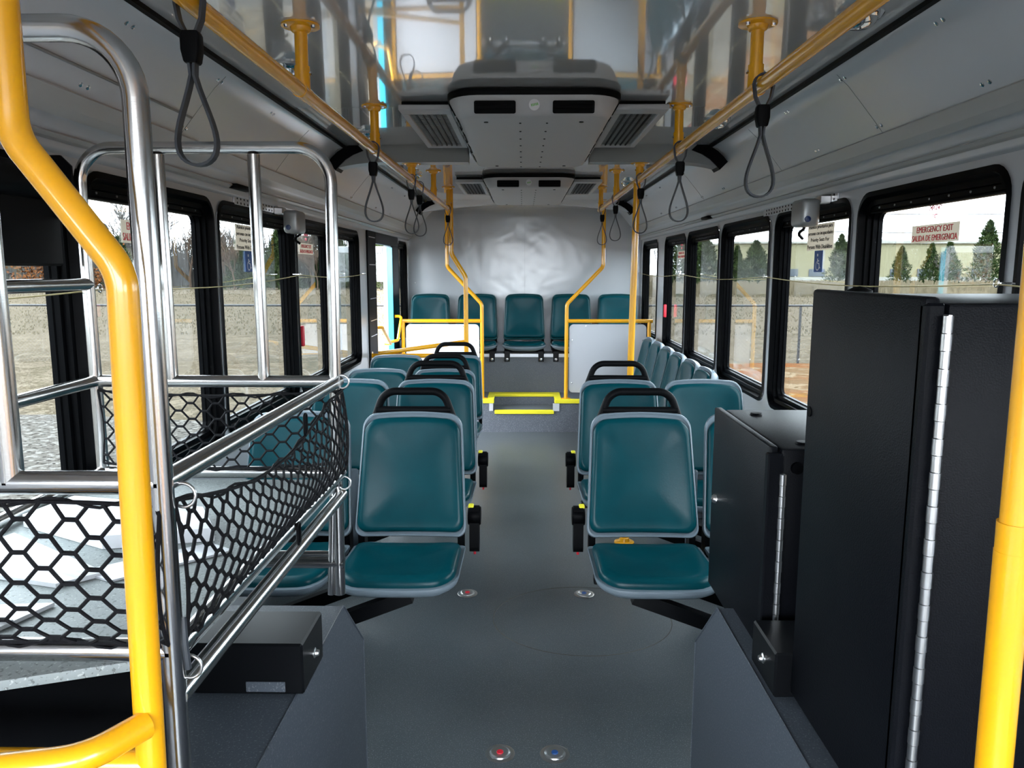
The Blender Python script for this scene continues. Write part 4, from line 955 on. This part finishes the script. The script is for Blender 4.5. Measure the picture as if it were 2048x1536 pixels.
for i, (x, y, sc, q) in enumerate(((-36.5, 70, 0.9, 1), (-31, 80, 1.1, 2), (-22.6, 72, 1.05, 1), (-20.2, 79, 1.2, 0), (-17.5, 74, 1.0, 1), (-14.5, 76, 1.1, 2), (-44, 82, 1.0, 0), (-12.8, 70, 0.8, 0))):
    o = dup(ct[q], (x, y, GZ), rz=i*1.3, label='dark green cedar in the tree line on the left'); o.scale = (sc, sc, sc)
for i, (x, y, sc, q, lab) in enumerate(((36.2, 75, 0.62, 0, 'low cedar in front of the pale building, left one of the pair'), (39.0, 75, 0.66, 0, 'low cedar in front of the pale building, right one of the pair'), (42.3, 78, 0.85, 1, 'grey green cedar beside the tallest cedar on the right'), (30.8, 76, 0.80, 0, 'cedar right of the wheelchair symbol on the right window'), (26.6, 84, 0.50, 0, 'small dark cedar seen under the right belt retractor'), (24.6, 90, 0.85, 1, 'cedar behind the right priority window frame'), (16.2, 70, 1.10, 2, 'dense cedar seen through the fourth right window back'), (13.6, 66, 1.0, 0, 'dark cedar seen through the last right windows'))):
    o = dup(ct[q], (x, y, GZ), rz=i*2.1, label=lab); o.scale = (sc, sc, sc)
for i, (x, y, sc) in enumerate(((15.5, 78, 0.8), (18.5, 84, 0.8), (24.0, 80, 0.55), (38.5, 72, 0.42), (13.0, 75, 0.9))):
    o = dup(bt[i % 3], (x, y, GZ), rz=i*1.9, label='leafless tree among the cedars on the right', group='leafless trees on the right'); o.scale = (sc, sc, sc)
rn = random.Random(9); g = G()
for k in range(8000):
    x = rn.uniform(-62, -7); y = rn.uniform(78, 92); h = rn.uniform(1.5, 3.2)+3.4*rn.random()**2; a = rn.uniform(0, 2*PI); l = rn.uniform(0.1, 0.7)
    b0 = Vector((x, y, GZ)); t0 = Vector((x+math.cos(a)*l*h*0.6, y+math.sin(a)*l*h*0.6, GZ+h)); g.tube([b0, b0.lerp(t0, 0.5)+Vector((rn.uniform(-.3, .3), 0, 0)), t0], [0.05, 0.035, 0.02], 3, caps=False)
o = part('thicket', g, 'bark', None, 0, False); tag(o, 'grey tangle of leafless brush under the trees on the left', 'brush', kind='stuff')
g = G()
for k in range(1500):
    c = Vector((rn.gauss(-40.5, 2.6), 68+rn.uniform(-1.5, 1.5), GZ+0.2+abs(rn.gauss(0, 1.7)))); u = Vector((rn.uniform(-1, 1), rn.uniform(-1, 1), rn.uniform(-1, 1))).normalized()*0.16; v = u.orthogonal().normalized()*0.10
    g.add([c-u, c+v, c+u, c-v], [(0, 1, 2, 3)])
o = part('oak_brush', g, 'rust_leaf', None, 0, False); tag(o, 'rust brown leafy brush beside the emergency exit sign on the left', 'brush', kind='stuff')
g = G()
for k in range(6000):
    y = rn.uniform(52, 72); x = rn.uniform(6, 50); h = rn.uniform(0.25, 0.95); lx = rn.uniform(-.3, .3)*h
    g.add([(x-0.03, y, GZ), (x+0.03, y, GZ), (x+lx+0.05, y, GZ+h), (x+lx-0.05, y, GZ+h)], [(0, 1, 2, 3)])
o = part('tall_grass', g, 'dryblade', None, 0, False); tag(o, 'tall pale dry grass in front of the cedars on the right', 'grass', kind='stuff')
# buildings on the right
b = thing('building', 'long pale tan industrial building beyond the cedars on the right', 'building', (60, 130, GZ))
g = G(); g.box(34, 100, 128, 150, GZ, 5.6); part('wall', g, 'tanwall', b, 0)
g = G(); g.box(33.8, 100.2, 127.7, 128, GZ, 0.2); part('plinth', g, 'palewall', b, 0)
g = G(); g.box(33.8, 100.2, 127.6, 150.2, 5.6, 5.9); part('parapet', g, 'palewall', b, 0)
for k in range(14): x = 38+4.4*k; g = G(); g.box(x, x+2.6, 127.85, 128.05, 0.3, 1.5); part('window', g, 'darkglass', b, 0)
g = G(); g.box(58, 66, 134, 140, 5.9, 6.5); part('roof_unit', g, 'rib', b, 0)
# utility lines seen above the cedars
u = thing('power_line', 'overhead power lines sagging behind the cedars on the right', 'power line', (22, 100, GZ))
g = G(); g.tube([(19, 100, GZ), (19, 100, 9.5)], 0.14, 8); part('pole', g, 'bark', u)
for z in (9.2, 6.9):
    g = G(); g.tube([(19+7*k, 100, z - 0.9*math.sin(PI*k/10)) for k in range(11)], 0.05, 4); part('cable', g, 'fence', u)
